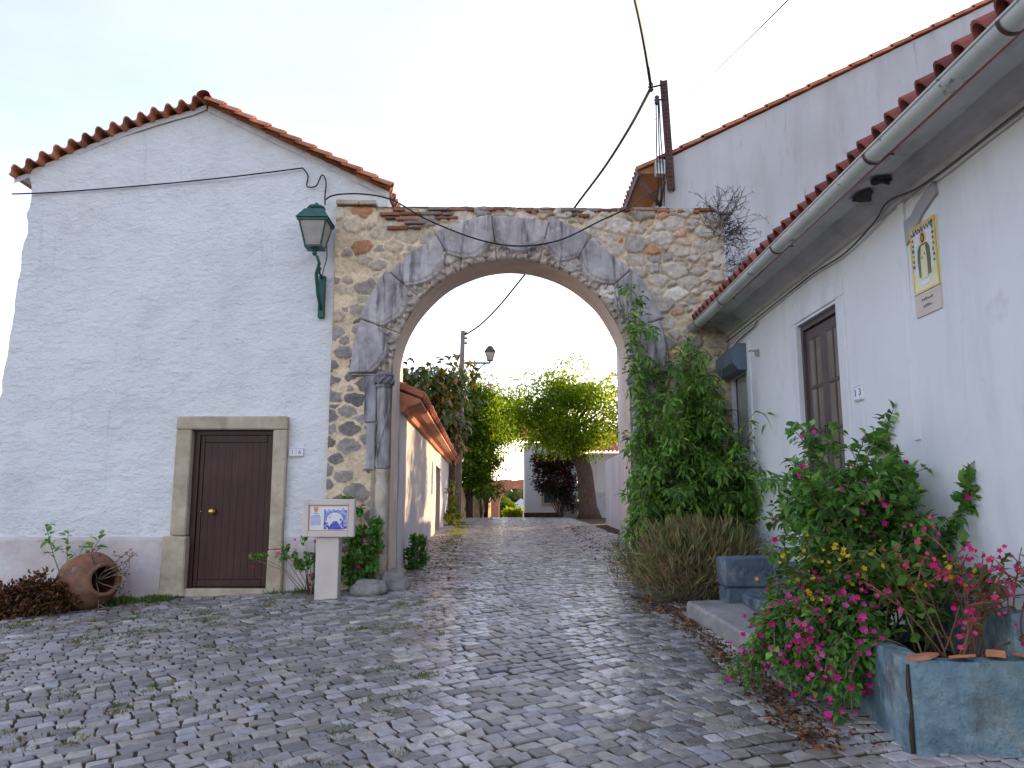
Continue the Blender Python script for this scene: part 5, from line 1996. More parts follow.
# ------------------------------------------------------------------ flowering plants of the planter
def flower_shoots(name, base_pts, dirs, lens, per_m, L, W, cols, label, flo, stemm='stem_green', r=.007, matl='leaf', curl=(0, 0, -.1), grav=.25, start=.15, side=3, cat='flowering plant', sidelen=.3, tipflo=True, spread=.03):
    root = thing(name, tuple(base_pts[0]), label, cat)
    paths = []
    for b_, d, l in zip(base_pts, dirs, lens):
        pth = shoot_path(b_, d, l, curl, 12, .16, grav)
        paths.append(pth)
        for _ in range(side):
            i = int(R.integers(4, 12))
            t = (pth[i] - pth[i - 1]).normalized()
            paths.append(shoot_path(pth[i], t + Vector(R.normal(size=3)) * .8 + Vector((0, 0, .2)), l * sidelen * R.uniform(.5, 1.2), curl, 7, .2, grav))
    for pth in paths:
        for q in pth:
            q.z = max(q.z, H(q.x, q.y) + .03)
    P, D, N = leaves_on_paths(paths, per_m, start, spread)
    P[:, 0] = np.minimum(P[:, 0], XW - .03)
    for pth in paths:
        for q in pth:
            q.x = min(q.x, XW - .03)
    n = len(P)
    leaves('foliage', M[matl], root, P, D, N, L * R.uniform(.55, 1.25, n), W * R.uniform(.6, 1.2, n), pal(n, cols, .25))
    stems('stems', M[stemm], root, paths, r, r * .4)
    cnt, size, fc, fn = flo
    cand = [q for pth in paths for q in pth[-3:]]
    idx = R.integers(0, len(cand), cnt)
    Pf = np.array([tuple(cand[i]) for i in idx]) + R.normal(size=(cnt, 3)) * .04 + np.array([-.05, -.09, .03])
    Df = np.array([-.4, -1, .35]) + R.normal(size=(cnt, 3)) * .55
    Pf[:, 0] = np.minimum(Pf[:, 0], XW - .05)
    flowers(fn, root, Pf, Df, size * R.uniform(.65, 1.25, cnt), pal(cnt, fc, .15))
    return root, paths


def cone_dirs(n, mean, sd):
    return [tuple(np.array(mean) + R.normal(size=3) * np.array(sd)) for _ in range(n)]


# tall bush against the wall (px 770-920, y 415-600)
nb = 34
flower_shoots('flowering_shrub', [(2.62 + R.normal() * .10, 5.75 + R.normal() * .16, .62) for _ in range(nb)], cone_dirs(nb, (-.02, -.06, 1), (.17, .25, .1)), R.uniform(.85, 1.48, nb), 92, .086, .056,
              GREEN + DKGREEN, 'tall green shrub with scattered pink blooms standing highest against the cottage wall', (75, .046, PINK, 'blossoms'), side=6, grav=.06, start=.12)
# cascading front bush (px 735-880, y 520-690)
nb = 34
flower_shoots('cascading_bush', [(2.34 + R.normal() * .07, 5.45 + R.normal() * .22, .66) for _ in range(nb)], cone_dirs(nb, (-.75, -.05, .75), (.35, .45, .28)), R.uniform(.5, .95, nb), 88, .068, .045,
              GREEN + DKGREEN, 'magenta flowered bush spilling over the planter edge towards the street', (300, .046, PINK + [(.72, .12, .36)], 'blossoms'), side=5, grav=.62, start=.1)
# yellow marvel flowers (px 770-880, y 470-545)
nb = 10
flower_shoots('yellow_flowered_plant', [(2.42 + R.normal() * .06, 5.42 + R.normal() * .15, .66) for _ in range(nb)], cone_dirs(nb, (-.30, -.1, 1), (.32, .3, .12)), R.uniform(.65, .98, nb), 60, .06, .042,
              [(.09, .15, .03), (.14, .2, .04), (.05, .11, .025)], 'yellow flowered plant glowing lighter between the two pink bushes', (95, .036, [(.72, .48, .02), (.78, .6, .05)], 'blossoms'), side=4, grav=.2)
# middle plant with big leaves (px 880-960, y 480-600)
nb = 9
flower_shoots('broad_leaved_plant', [(2.62 + R.normal() * .08, 5.05 + R.normal() * .12, .60) for _ in range(nb)], cone_dirs(nb, (.05, .0, 1), (.22, .25, .1)), R.uniform(.5, .95, nb), 34, .10, .065,
              GREEN + [(.10, .19, .04)], 'broad leaved light green plant rising in the middle of the planter', (10, .042, PINK, 'blossoms'), side=3, grav=.1)
# reddish stemmed plant with coral pink flowers on bare stems (px 900-1024, y 530-660)
nb = 19
rt, pp = flower_shoots('bare_stemmed_plant', [(2.68 + R.uniform(-.2, .24), 4.64 + R.normal() * .05, .60) for _ in range(nb)], cone_dirs(nb, (.04, -.05, 1), (.26, .2, .05)), R.uniform(.48, .80, nb), 24, .055, .034,
                       [(.12, .10, .03), (.09, .07, .03), (.08, .13, .03), (.16, .10, .04)], 'bare reddish stems topped with coral pink flowers at the planter front', (130, .036, [(.85, .05, .17), (.88, .12, .26), (.80, .03, .24)], 'blossoms'),
                       stemm='stem_red', r=.0068, side=3, grav=.04, start=.62, sidelen=.28)
# small sprig at the foot of the planter
flower_shoots('fallen_sprig', [(2.16, 4.95, .62)] * 3, [(-.6, -.25, -.1), (-.5, -.5, -.2), (-.6, -.1, -.4)], [.34, .36, .4], 34, .055, .036, GREEN, 'lone sprig with magenta blooms hanging down the blue planter side', (7, .04, PINK, 'blossoms'), side=1, grav=.8, start=.45)
# dry straw bundle under the cascading bush
root = thing('dry_stalks', (2.17, 5.75, H(2.2, 5.75)), 'pale dry stalks standing at the back corner of the blue planter', 'stalks')
paths = [shoot_path((2.2 + R.normal() * .05, 5.75 + R.normal() * .08, H(2.2, 5.75)), (R.normal() * .2 - .1, R.normal() * .2, 1), R.uniform(.25, .5), (0, 0, 0), 5, .1) for _ in range(46)]
stems('stems', M['twig'], root, paths, .005, .003, 4)


# lavender / dry rosemary bush (px 640-760, y 512-605)
def lavender():
    root = thing('lavender_bush', (2.15, 9.0, H(2.1, 9)), 'wide dried lavender bush with brown spikes spreading beside the blue block', 'bush')
    g = H(2.1, 9)
    P, D, N, C, L = [], [], [], [], []
    for k in range(5200):
        a = R.uniform(0, 2 * PI)
        el = R.uniform(.05, 1) ** .8 * PI / 2
        d = np.array([math.cos(a) * math.cos(el), math.sin(a) * math.cos(el), math.sin(el)])
        c = np.array([2.1 + R.normal() * .22, 8.95 + R.normal() * .16, g + .05])
        rad = np.array([.66, .66, .80]) * (1 + .16 * noise.noise(Vector(d) * 2.5))
        q = R.uniform(.45, 1)
        p = c + d * rad * q
        if p[0] > 2.97 or p[1] < 8.28 and p[0] > 2.14: continue
        p[2] = max(p[2], H(p[0], p[1]) + .01)
        P.append(p); D.append(d + np.array([0, 0, .45]) + R.normal(size=3) * .45); N.append(R.normal(size=3))
        up = d[2] * q
        if R.uniform() < .2 + .35 * q * (d[2] < .75):
            c_ = [(.34, .20, .115), (.42, .27, .15), (.26, .16, .11)][R.integers(3)]
        else:
            c_ = [(.17, .20, .07), (.23, .24, .09), (.13, .16, .06), (.27, .23, .10)][R.integers(4)]
        C.append(c_ + (1,)); L.append(R.uniform(.09, .20))
    P, D, N, C, L = map(np.array, (P, D, N, C, L))
    leaves('foliage', M['dry'], root, P, D, N, L, L * .11, C, fold=.3, droop=.12)
    paths = []
    for k in range(420):
        a = R.uniform(0, 2 * PI); el = R.uniform(.15, 1.4)
        d = Vector((math.cos(a) * math.cos(el), math.sin(a) * math.cos(el), math.sin(el)))
        b0 = Vector((2.1 + R.normal() * .2, 8.95 + R.normal() * .12, g + .02))
        pth = shoot_path(b0, d, R.uniform(.6, .95), (0, 0, .1), 5, .1)
        if max(q.x for q in pth) < 2.95 and not any(q.y < 8.3 and q.x > 2.12 for q in pth): paths.append(pth)
    for pth in paths:
        for q in pth: q.z = max(q.z, H(q.x, q.y) + .02)
    stems('stems', M['twig'], root, paths, .004, .002, 3)


lavender()
# small rosemary sprigs standing behind
nb = 20
flower_shoots('rosemary_sprigs', [(2.55 + R.normal() * .16, 9.3 + R.normal() * .2, .55) for _ in range(nb)], cone_dirs(nb, (.02, 0, 1), (.18, .18, .05)), R.uniform(.5, .85, nb), 150, .035, .007,
              [(.055, .085, .05), (.08, .11, .06)], 'upright grey green sprigs behind the lavender by the cottage wall', (3, .012, PINK, 'blossoms'), side=2, grav=0, start=.25, cat='herb', spread=.012)


# big climbing shrub on the arch's right leg
def climber():
    g = H(2.2, 10)
    root = thing('climbing_shrub', (2.2, 10.15, g), 'tall leafy green shrub climbing the arch beside the cottage gutter', 'shrub')
    paths = []
    for k in range(120):
        b0 = (R.uniform(1.75, 2.85), R.uniform(10.0, 10.35), g)
        paths.append(shoot_path(b0, (R.normal() * .16 + (2.15 - b0[0]) * .06, -.04 + R.normal() * .08, 1), R.uniform(1.4, 2.75), (R.normal() * .5, -.12, -.1), 14, .13, .15))
    for _ in range(26):
        x = R.uniform(1.78, 2.6)
        paths.append(shoot_path((x, 10.2, g), (R.normal() * .06, -.02, 1), R.uniform(2.5, 3.3), (0, -.1, 0), 14, .1, .05))
    for (x, l) in ((1.80, 3.95), (1.82, 3.8), (1.78, 3.7), (1.88, 3.3), (1.75, 3.2), (2.55, 3.3), (2.5, 3.4), (2.52, 3.2), (2.62, 3.0), (1.7, 2.6), (1.66, 2.7), (1.78, 3.5)):
        paths.append(shoot_path((x + .05, 10.2, g), ((-.02), -.0, 1), l, (0, 0, .1), 16, .05, 0))
    side = []
    for pth in list(paths):
        for _ in range(7):
            i = int(R.integers(3, len(pth)))
            t = (pth[i] - pth[i - 1]).normalized()
            o = Vector((R.normal() * .8, -abs(R.normal()) * .8, R.normal() * .3))
            side.append(shoot_path(pth[i], t * .4 + o, R.uniform(.2, .55), (0, 0, -.5), 6, .15, .5))
    allp = paths + side
    for pth in allp:
        for q in pth:
            if q.y > AY0 - .10: q.y = AY0 - .10 - R.uniform(0, .05)
            if q.x > XW - .06: q.x = XW - .06
            if q.z > 3.75 and q.x > 2.3: q.z = 3.75 + (q.z - 3.75) * .3
            q.z = max(q.z, H(q.x, q.y) + .05)
    allp = [p_ for p_ in allp if min(q.x for q in p_) > 1.44 and not any(q.x > 2.6 and q.z > 2.8 for q in p_)]
    P, D, N = leaves_on_paths(allp, 50, .06, .05)
    # lower-left limit: leave the roadway free
    lim = 1.42 + .12 * np.sin(P[:, 2] * 4)
    keep = ~((P[:, 0] > 2.58) & (P[:, 2] > 2.75)) & (P[:, 0] > lim) & (P[:, 0] < XW - .02) & ~((P[:, 0] > 2.74 + R.normal(size=len(P)) * .05) & (P[:, 2] > 2.0) & (R.uniform(size=len(P)) < .9))
    P, D, N = P[keep], D[keep], N[keep]
    n = len(P)
    D[:, 2] -= .45
    D[:, 1] -= .25
    P[:, 1] = np.minimum(P[:, 1], AY0 - .06)
    cols = pal(n, [(.12, .27, .05), (.17, .35, .06), (.08, .19, .045), (.23, .40, .07), (.13, .28, .065)], .28)
    leaves('foliage', M['leaf'], root, P, D, N,     .118 * R.uniform(.5, 1.3, n), .040 * R.uniform(.7, 1.25, n), cols, droop=.25)
    stems('stems', M['stem_green'], root, allp, .009, .003, 4)


climber()
# tangle at the shrub's foot near the road: pinkish-flowered weeds
nb = 12
flower_shoots('roadside_weed', [(1.62 + R.normal() * .06, 10.05 + R.normal() * .08, H(1.6, 10)) for _ in range(nb)], cone_dirs(nb, (-.15, -.15, 1), (.16, .16, .1)), R.uniform(.35, .75, nb), 70, .06, .032,
              GREEN + [(.16, .17, .04)], 'light green weed at the right foot of the arch beside the road', (6, .03, PINK, 'blossoms'), side=3, grav=.05, cat='weed', sidelen=.18)
# dry straw-coloured sprays between climber and lavender
root = thing('dry_grass_clump', (2.6, 9.75, H(2.6, 9.75)), 'straw coloured dry seed heads between the climber and the lavender', 'dry grass')
paths = [shoot_path((2.55 + R.normal() * .14, 9.75 + R.normal() * .08, .55), (R.normal() * .25, -.15 + R.normal() * .15, 1), R.uniform(.6, 1.15), (0, -.2, -.2), 8, .1, .15) for _ in range(40)]
stems('stems', M['twig'], root, paths, .005, .002, 4)
P, D, N = leaves_on_paths(paths, 46, .5, .02)
leaves('seed_heads', M['dry'], root, P, D, N, R.uniform(.02, .05, len(P)), .012, pal(len(P), [(.33, .24, .11), (.26, .18, .08), (.2, .16, .07)]))

# dead grey twig plant on the arch shoulder
root = thing('dead_twig_plant', (2.93, AY0 + .1, 5.2), 'dead grey twiggy plant rooted on the right shoulder of the arch', 'plant')
paths = []
for k in range(120):
    b0 = Vector((2.95 + R.normal() * .04, AY0 + .08, R.choice([5.55, 5.2, 4.8, 5.4]) + R.normal() * .06))
    d = Vector((.35 + R.normal() * .55, -.3 + R.normal() * .4, .5 + R.normal() * .6))
    pth = shoot_path(b0, d, R.uniform(.25, .62), (0, 0, -.1), 7, .28, .1)
    paths.append(pth)
    for _ in range(3):
        paths.append(shoot_path(pth[int(R.integers(3, 8))], d + Vector(R.normal(size=3)) * .7, R.uniform(.1, .25), (0, 0, 0), 5, .35))
stems('stems', M['twig_grey'], root, paths, .0042, .002, 3)
P, D, N = leaves_on_paths(paths, 26, .4, .01)
leaves('foliage', M['dry'], root, P, D, N, R.uniform(.012, .03, len(P)), .012, pal(len(P), [(.07, .06, .065), (.10, .09, .08)]))


# ------------------------------------------------------------------ BIG HOUSE behind the arch on the right
GY = 12.4


def big_house():
    root = thing('tall_white_house', (6, GY, .6), 'tall weathered white house behind the arch with a long tiled verge', 'house')
    x0, xr, x1 = 2.63, 9.6, 16.0
    ze, zr = 7.33, 10.83
    yb = 19.0
    b = MB()
    b.add([(x0, GY, 0), (x1, GY, 0), (x1, GY, ze), (xr, GY, zr), (x0, GY, ze)], [[0, 1, 2, 3, 4]])
    b.add([(x0, GY, 0), (x0, GY, ze), (x0, yb, ze), (x0, yb, 0)], [[0, 1, 2, 3]])
    b.add([(x0, yb, 0), (x0, yb, ze), (xr, yb, zr), (x1, yb, ze), (x1, yb, 0)], [[0, 1, 2, 3, 4]])
    b.add([(x1, GY, 0), (x1, yb, 0), (x1, yb, ze), (x1, GY, ze)], [[0, 1, 2, 3]])
    b.build('wall', [M['plaster_old']], root)
    # roof : slab, verge tiles and eave
    s = Vector((xr - x0, 0, zr - ze)); s.normalize()
    nn = Vector((-s.z, 0, s.x))
    b = MB()
    L = (xr - x0) / s.x + .55
    st = Vector((x0, GY - .06, ze + .03)) - s * .55
    # verge: long lapped tiles along the slope seen from the gable side
    ns = 20
    for i in range(ns):
        a = st + s * (L * i / ns)
        c = a + s * (L / ns * 1.1)
        u = .018 + .016
        vs = [a + nn * .016, c + nn * .0, c + nn * .05, a + nn * .075]
        b.extr(vs, (0, .16, 0), 0, tuple([R.uniform(.8, 1.25)] * 3) + (1,))
    # eave edge corrugation running in depth
    wave_sheet(b, Vector((st.x, GY + .1, st.z)), (0, 1, 0), s, nn, 33, .2, .055, 4, L / 4, th=.02, lift=.012)
    e = Vector((x1 + .4, 0, ze - .1))
    b.add([(xr, GY, zr + .05), (e.x, GY, e.z), (e.x, yb, e.z), (xr, yb, zr + .05)], [[0, 1, 2, 3]], 0)
    b.build('roof', [M['terracotta']], root)
    # boxed eave: soffit and fascia
    b = MB()
    ex = x0 - .44
    b.box(ex, x0 - .002, GY + .02, yb, ze - .24, ze - .21)
    b.add([(ex, GY + .02, ze - .21), (x0 - .002, GY + .02, ze - .21), (x0 - .002, GY + .02, ze + .0), (ex, GY + .02, ze - .19)], [[0, 1, 2, 3]])
    b.build('soffit', M['soffit_wood'], root)
    b = MB()
    b.box(ex - .05, ex - .002, GY - .02, yb, ze - .30, ze - .17)
    b.build('fascia', M['iron_dark'], root)


big_house()


def utility_bracket():
    a, t = at(671, 189, GY - .1), at(663, 80, GY - .1)
    root = thing('utility_mast', tuple(a), 'rusty steel angle mast with insulators fixed to the tall white house', 'mast')
    b = MB()
    n = 26
    d = (t - a) / n
    # perforated angle: two flanges, front flange as a ladder with holes
    for i in range(n):
        p0, p1 = a + d * i, a + d * (i + 1)
        for off in (-.055, .030):
            b.extr([(p0.x + off, p0.y, p0.z), (p0.x + off + .03, p0.y, p0.z), (p1.x + off + .03, p1.y, p1.z), (p1.x + off, p1.y, p1.z)], (0, .02, 0))
        q = p0 + d * .88
        b.extr([(p0.x - .026, p0.y, p0.z), (p0.x + .031, p0.y, p0.z), (q.x + .031, q.y, q.z), (q.x - .026, q.y, q.z)], (0, .02, 0))
    b.extr([(a.x + .062, a.y, a.z), (a.x + .062, a.y + .1, a.z), (t.x + .062, t.y + .1, t.z), (t.x + .062, t.y, t.z)], (.012, 0, 0))
    b.build('angle_post', M['rust_steel'], root)
    b = MB()
    for py in (84, 98):
        q = at(665, py, GY - .1)
        w = at(653 if py == 84 else 657, py + 3, GY - .14)
        b.tube([q, w], .016, 6)
    b.build('arm', M['rust_steel'], root)
    b = MB()
    for (px, py) in ((651, 87), (657, 100)):
        q = at(px, py, GY - .14)
        b.lathe([(0, -.09), (.035, -.08), (.05, -.05), (.03, -.03), (.055, 0), (.03, .025), (.045, .05), (.02, .08), (0, .085)], q, (0, 0, 1), 12)
    b.build('insulator', M['iron_dark'], root)
    b = MB()
    p0, p1 = at(641, 182, GY - .05), at(661, 206, GY - .1)
    b.tube([p0, p1], .04, 8)
    b.tube([at(661, 206, GY - .1), at(663, 190, GY - .1), at(665, 182, GY - .05)], .02, 6)
    b.build('brace', M['rust_steel'], root)
    b = MB()
    c = at(660, 168, GY - .12)
    b.box(c.x - .08, c.x + .08, c.y - .06, c.y + .1, c.z - .13, c.z + .13, bev=.01)
    b.build('junction_box', M['zinc'], root)
    b = MB()
    for k, (x0, x1) in enumerate(((656, 658), (658, 661), (659, 664))):
        b.tube([at(x0, 101, GY - .16), at((x0 + x1) / 2 - .6, 140, GY - .2), at(x1 - 1, 165, GY - .18), at(x1 + .5, 188, GY - .16), at(x1 + k - 2, 206, GY - .14)], .011, 5)
    b.build('drop_wire', M['cable'], root)


utility_bracket()
# twisted overhead cables
m0 = at(651, 88, GY - .14)
cable('overhead_cable', [m0, at(646, 55, 11.3), at(640, 22, 10.3), at(632, -14, 9.2)], .026, 'thick twisted cable rising from the mast overhead', group=None)
poleT = Vector((at(463, 335, 33.5)))
cable('overhead_cable', [m0, at(630, 127, 14.6), at(604, 168, 17.2), at(575, 207, 20.4), at(553, 240, 23), at(530, 268, 26), at(500, 305, 29.6), at(480, 325, 32), Vector((poleT.x + .1, 33.45, poleT.z + .0))], .034, 'long black cable sagging from the mast behind the arch to the far pole')
cable('overhead_cable', [at(640, 70 + 60, 40), at(690, 95, 24), at(725, 62, 16), at(760, 28, 11), at(800, -12, 8.4)], .009, 'faint thin wire crossing the bright sky above the tall house', 'cable_grey')


# ------------------------------------------------------------------ STREET BEYOND THE ARCH
def lx(y):
    return -1.64 - .0455 * (y - 11.15)


def street_house():
    root = thing('low_street_house', (lx(20), 20, H(-2, 20)), 'long low whitewashed house with orange eave and brown gate past the arch', 'house')
    b = MB()
    y0, y1 = 11.18, 33.0
    z1 = lambda y: 2.98 + .011 * (y - 11.2)
    # gate opening 21.6..24
    segs = [(y0, 21.4), (21.4, 23.8), (23.8, y1)]
    for k, (a, c) in enumerate(segs):
        n = max(4, int((c - a) / .25))
        vs, fs = [], []
        nz = 14
        for i in range(n + 1):
            y = a + (c - a) * i / n
            zb = H(lx(y), y) - .2 if k != 1 else 2.55
            for j in range(nz + 1):
                z = zb + (z1(y) - zb) * j / nz
                vs.append((lx(y) + .018 * noise.noise(Vector((y * .8, z * .8, 3))) + .008 * noise.noise(Vector((y * 3, z * 3, 3))), y, z))
        for i in range(n):
            for j in range(nz):
                fs.append([i * (nz + 1) + j, i * (nz + 1) + j + 1, (i + 1) * (nz + 1) + j + 1, (i + 1) * (nz + 1) + j])
        b.add(vs, fs, 0, sm=True)
    # ends, back
    b.box(lx(y1) - 2.0, lx(y1) - .01, y1 - .2, y1, -.2, z1(y1))
    b.add([(-1.9, y0, 0), (lx(y0), y0, 0), (lx(y0), y0, z1(y0)), (-1.9, y0, z1(y0))], [[0, 1, 2, 3]])
    for yy in (21.4, 23.8):
        b.add([(lx(yy) - .25, yy, .2), (lx(yy) + .012, yy, .2), (lx(yy) + .012, yy, 2.56), (lx(yy) - .25, yy, 2.56)], [[0, 1, 2, 3]])
    b.add([(lx(21.4) - .25, 21.4, 2.555), (lx(21.4) + .01, 21.4, 2.555), (lx(23.8) + .01, 23.8, 2.555), (lx(23.8) - .25, 23.8, 2.555)], [[0, 1, 2, 3]])
    b.build('wall', [M['plaster_old']], root)
    b = MB()
    n = 12
    for i in range(n):
        ya, yb = 21.41 + 2.38 * i / n, 21.41 + 2.38 * (i + 1) / n
        b.extr([(lx(ya) - .18, ya + .006, .5), (lx(yb) - .18, yb - .006, .5), (lx(yb) - .18, yb - .006, 2.55), (lx(ya) - .18, ya + .006, 2.55)], (-.05, 0, 0))
    b.build('gate', M['door_wood'], root)
    # slim wall plaque
    b = MB()
    yq = 19.6
    for k, col in ((0, 0), (1, 1), (2, 0), (3, 1)):
        b.box(lx(yq) + .01, lx(yq) + .035, yq - .11, yq + .11, 1.75 + k * .2, 1.945 + k * .2, 0)
    b.build('wall_plaque', M['zinc'], root)
    # tiled eave: courses rising away from the street
    b = MB()
    dw = Vector((lx(y1) - lx(y0), y1 - y0, .011 * (y1 - y0)))
    s = Vector((-math.cos(math.radians(24)), 0, math.sin(math.radians(24))))
    nn = Vector((math.sin(math.radians(24)), 0, math.cos(math.radians(24))))
    wave_sheet(b, (lx(y0) + .34, y0, z1(y0) + .10), dw, s, nn, int(dw.length / .21), .21, .05, 3, .6, th=.02, lift=.012)
    b.build('roof', [M['terracotta']], root)
    b = MB()
    prof = [(-.02, -.12), (.06, -.12), (.10, -.06), (.20, -.03), (.30, .02), (.30, .06), (-.4, .33), (-2.2, .33), (-2.2, -.2)]
    pts0 = [(lx(y0) + dx, y0 + .002, z1(y0) + dz) for dx, dz in prof]
    b.extr(pts0, dw)
    b.build('eave', [M['terracotta']], root)


street_house()


def pole():
    yb = 33.5
    a = at(457, 519, yb)
    root = thing('utility_pole', (a.x, yb, H(a.x, yb)), 'slim weathered pole with a street lantern on a side arm', 'utility pole')
    t = at(463, 331, yb)
    b = MB()
    b.tube([(a.x, yb, H(a.x, yb) - .2), tuple(a.lerp(t, .5)), tuple(t)], [.16, .13, .095], 12)
    b.build('pole', M['pole'], root)
    b = MB()
    c = at(490, 366, yb)
    p = at(463, 363, yb)
    b.tube([p, (c.x, yb, p.z)], .045, 6)
    b.tube([(p.x + .55, yb, p.z - .5), (p.x + .8, yb, p.z - .15), (c.x - .2, yb, p.z - .03)], .03, 6)
    b.build('arm', M['iron_dark'], root)
    b = MB()
    for k in range(3):
        b.lathe([(0, -.06), (.05, -.05), (.06, 0), (.03, .03), (.05, .06), (0, .08)], (t.x + .14, yb, t.z - .1 - .22 * k), n=8)
    b.build('insulator', M['iron_dark'], root)
    lantern_parts(root, (c.x, yb, p.z + .12), .92, 'iron_dark')


pole()

# rubber tree over the low house
rg = H(-2.45, 31)
tree('rubber_tree', (-2.5, 31, rg), (-3.3, 31, 5.45), (1.9, 1.5, 2.1), [(-2.5, 31, rg - .1), (-2.52, 31, 2.6), (-2.65, 31, 3.9), (-2.9, 31, 4.8)], [.16, .13, .12, .09], 56, 3200, .36, .18,
     [(.06, .10, .025), (.09, .13, .03), (.07, .11, .025), (.14, .14, .03), (.05, .085, .02), (.34, .19, .05), (.11, .15, .03)], 'large leaved rubber tree with orange tinged leaves behind the low house', 'tree', matl='leaf_gloss', blob_r=.42, far=False, droopy=.9)
tree('rubber_tree', (-2.35, 30.3, H(-2.3, 30.3)), (-2.35, 30.3, 4.2), (.5, .5, 1.1), [(-2.35, 30.3, rg - .1), (-2.34, 30.3, 2.4), (-2.3, 30.3, 3.2)], [.07, .06, .05], 10, 240, .34, .15,
     [(.10, .10, .03), (.22, .13, .03), (.30, .17, .05), (.08, .09, .03)], 'thin young rubber tree drooping yellow leaves beside the pole', 'tree', matl='leaf_gloss', blob_r=.55, far=False, droopy=1.1)
# two green trees beyond the pole
tree('leafy_tree', (-2.3, 40, H(-2.3, 40)), (-2.25, 40, 5.2), (2.35, 2.2, 3.5), [(-2.3, 40, .5), (-2.25, 40, 2.2), (-2.0, 40, 3.5)], [.3, .24, .2], 70, 18000, .2, .105,
     [(.05, .10, .016), (.08, .15, .022), (.035, .08, .014), (.11, .17, .025)], 'broad fresh green tree overhanging the street behind the pole', 'tree', matl='leaf_bright', blob_r=.34)
tree('leafy_tree', (-1.6, 47, H(-1.6, 47)), (-.55, 47, 6.6), (2.0, 1.9, 2.0), [(-1.7, 47, .2), (-1.6, 47, 2.6), (-1.2, 47, 5.0)], [.25, .2, .15], 44, 9500, .2, .105,
     [(.045, .095, .016), (.07, .13, .02), (.09, .15, .025)], 'rounded green tree farther down, hanging over the brick arch', 'tree', matl='leaf_bright', blob_r=.36)
# low green skirt of foliage at (480-505, 440-490)
bush('bougainvillea', (-1.7, 43.5, H(-1.7, 43.5)), [((-1.75, 43.5, 2.6), (.7, .6, .9)), ((-1.4, 43.5, 2.3), (.4, .4, .5))], 1500, .16, .09, GREEN, 'bougainvillea with hot pink flowers over the sunlit rubble wall', 'shrub', matl='leaf_bright', npaths=12, stemm='twig', stem_r=.02, flo=(60, .13, PINK + [(.75, .2, .35)], 'blossoms'), far=True)

# right tree, thick trunk
tg = H(3.5, 36)
tree('gnarled_tree', (3.55, 36, tg), (2.7, 36, 5.6), (2.9, 2.3, 2.6), [(3.6, 36, tg - .15), (3.52, 36, tg + .5), (3.45, 36, tg + 1.4), (3.38, 36, tg + 2.2), (3.05, 36, tg + 3.1), (2.65, 36, tg + 4.0)], [.62, .44, .38, .38, .32, .22], 64, 16500, .18, .09,
     [(.07, .13, .016), (.11, .18, .02), (.055, .11, .014), (.15, .21, .022)], 'spreading bright green tree on a thick gnarled trunk at the crest', 'tree', matl='leaf_bright', blob_r=.33)

# dark bougainvillea beside blue house
bg = H(2.5, 41)
bush('dark_bougainvillea', (2.6, 41, bg), [((2.3, 41, 2.9), (1.2, .8, 1.1)), ((2.9, 41, 2.0), (.6, .6, 1.0)), ((1.7, 41, 3.6), (.7, .6, .7)), ((2.7, 41, 3.6), (.8, .7, .8))], 7500, .15, .09, [(.035, .022, .02), (.05, .03, .025), (.03, .03, .018), (.06, .03, .03)],
     'dark purplish bougainvillea dotted with pink between tree trunk and blue wall', 'shrub', matl='leaf', npaths=16, stemm='twig_grey', stem_r=.03, flo=(46, .11, PINK, 'blossoms'), far=True)


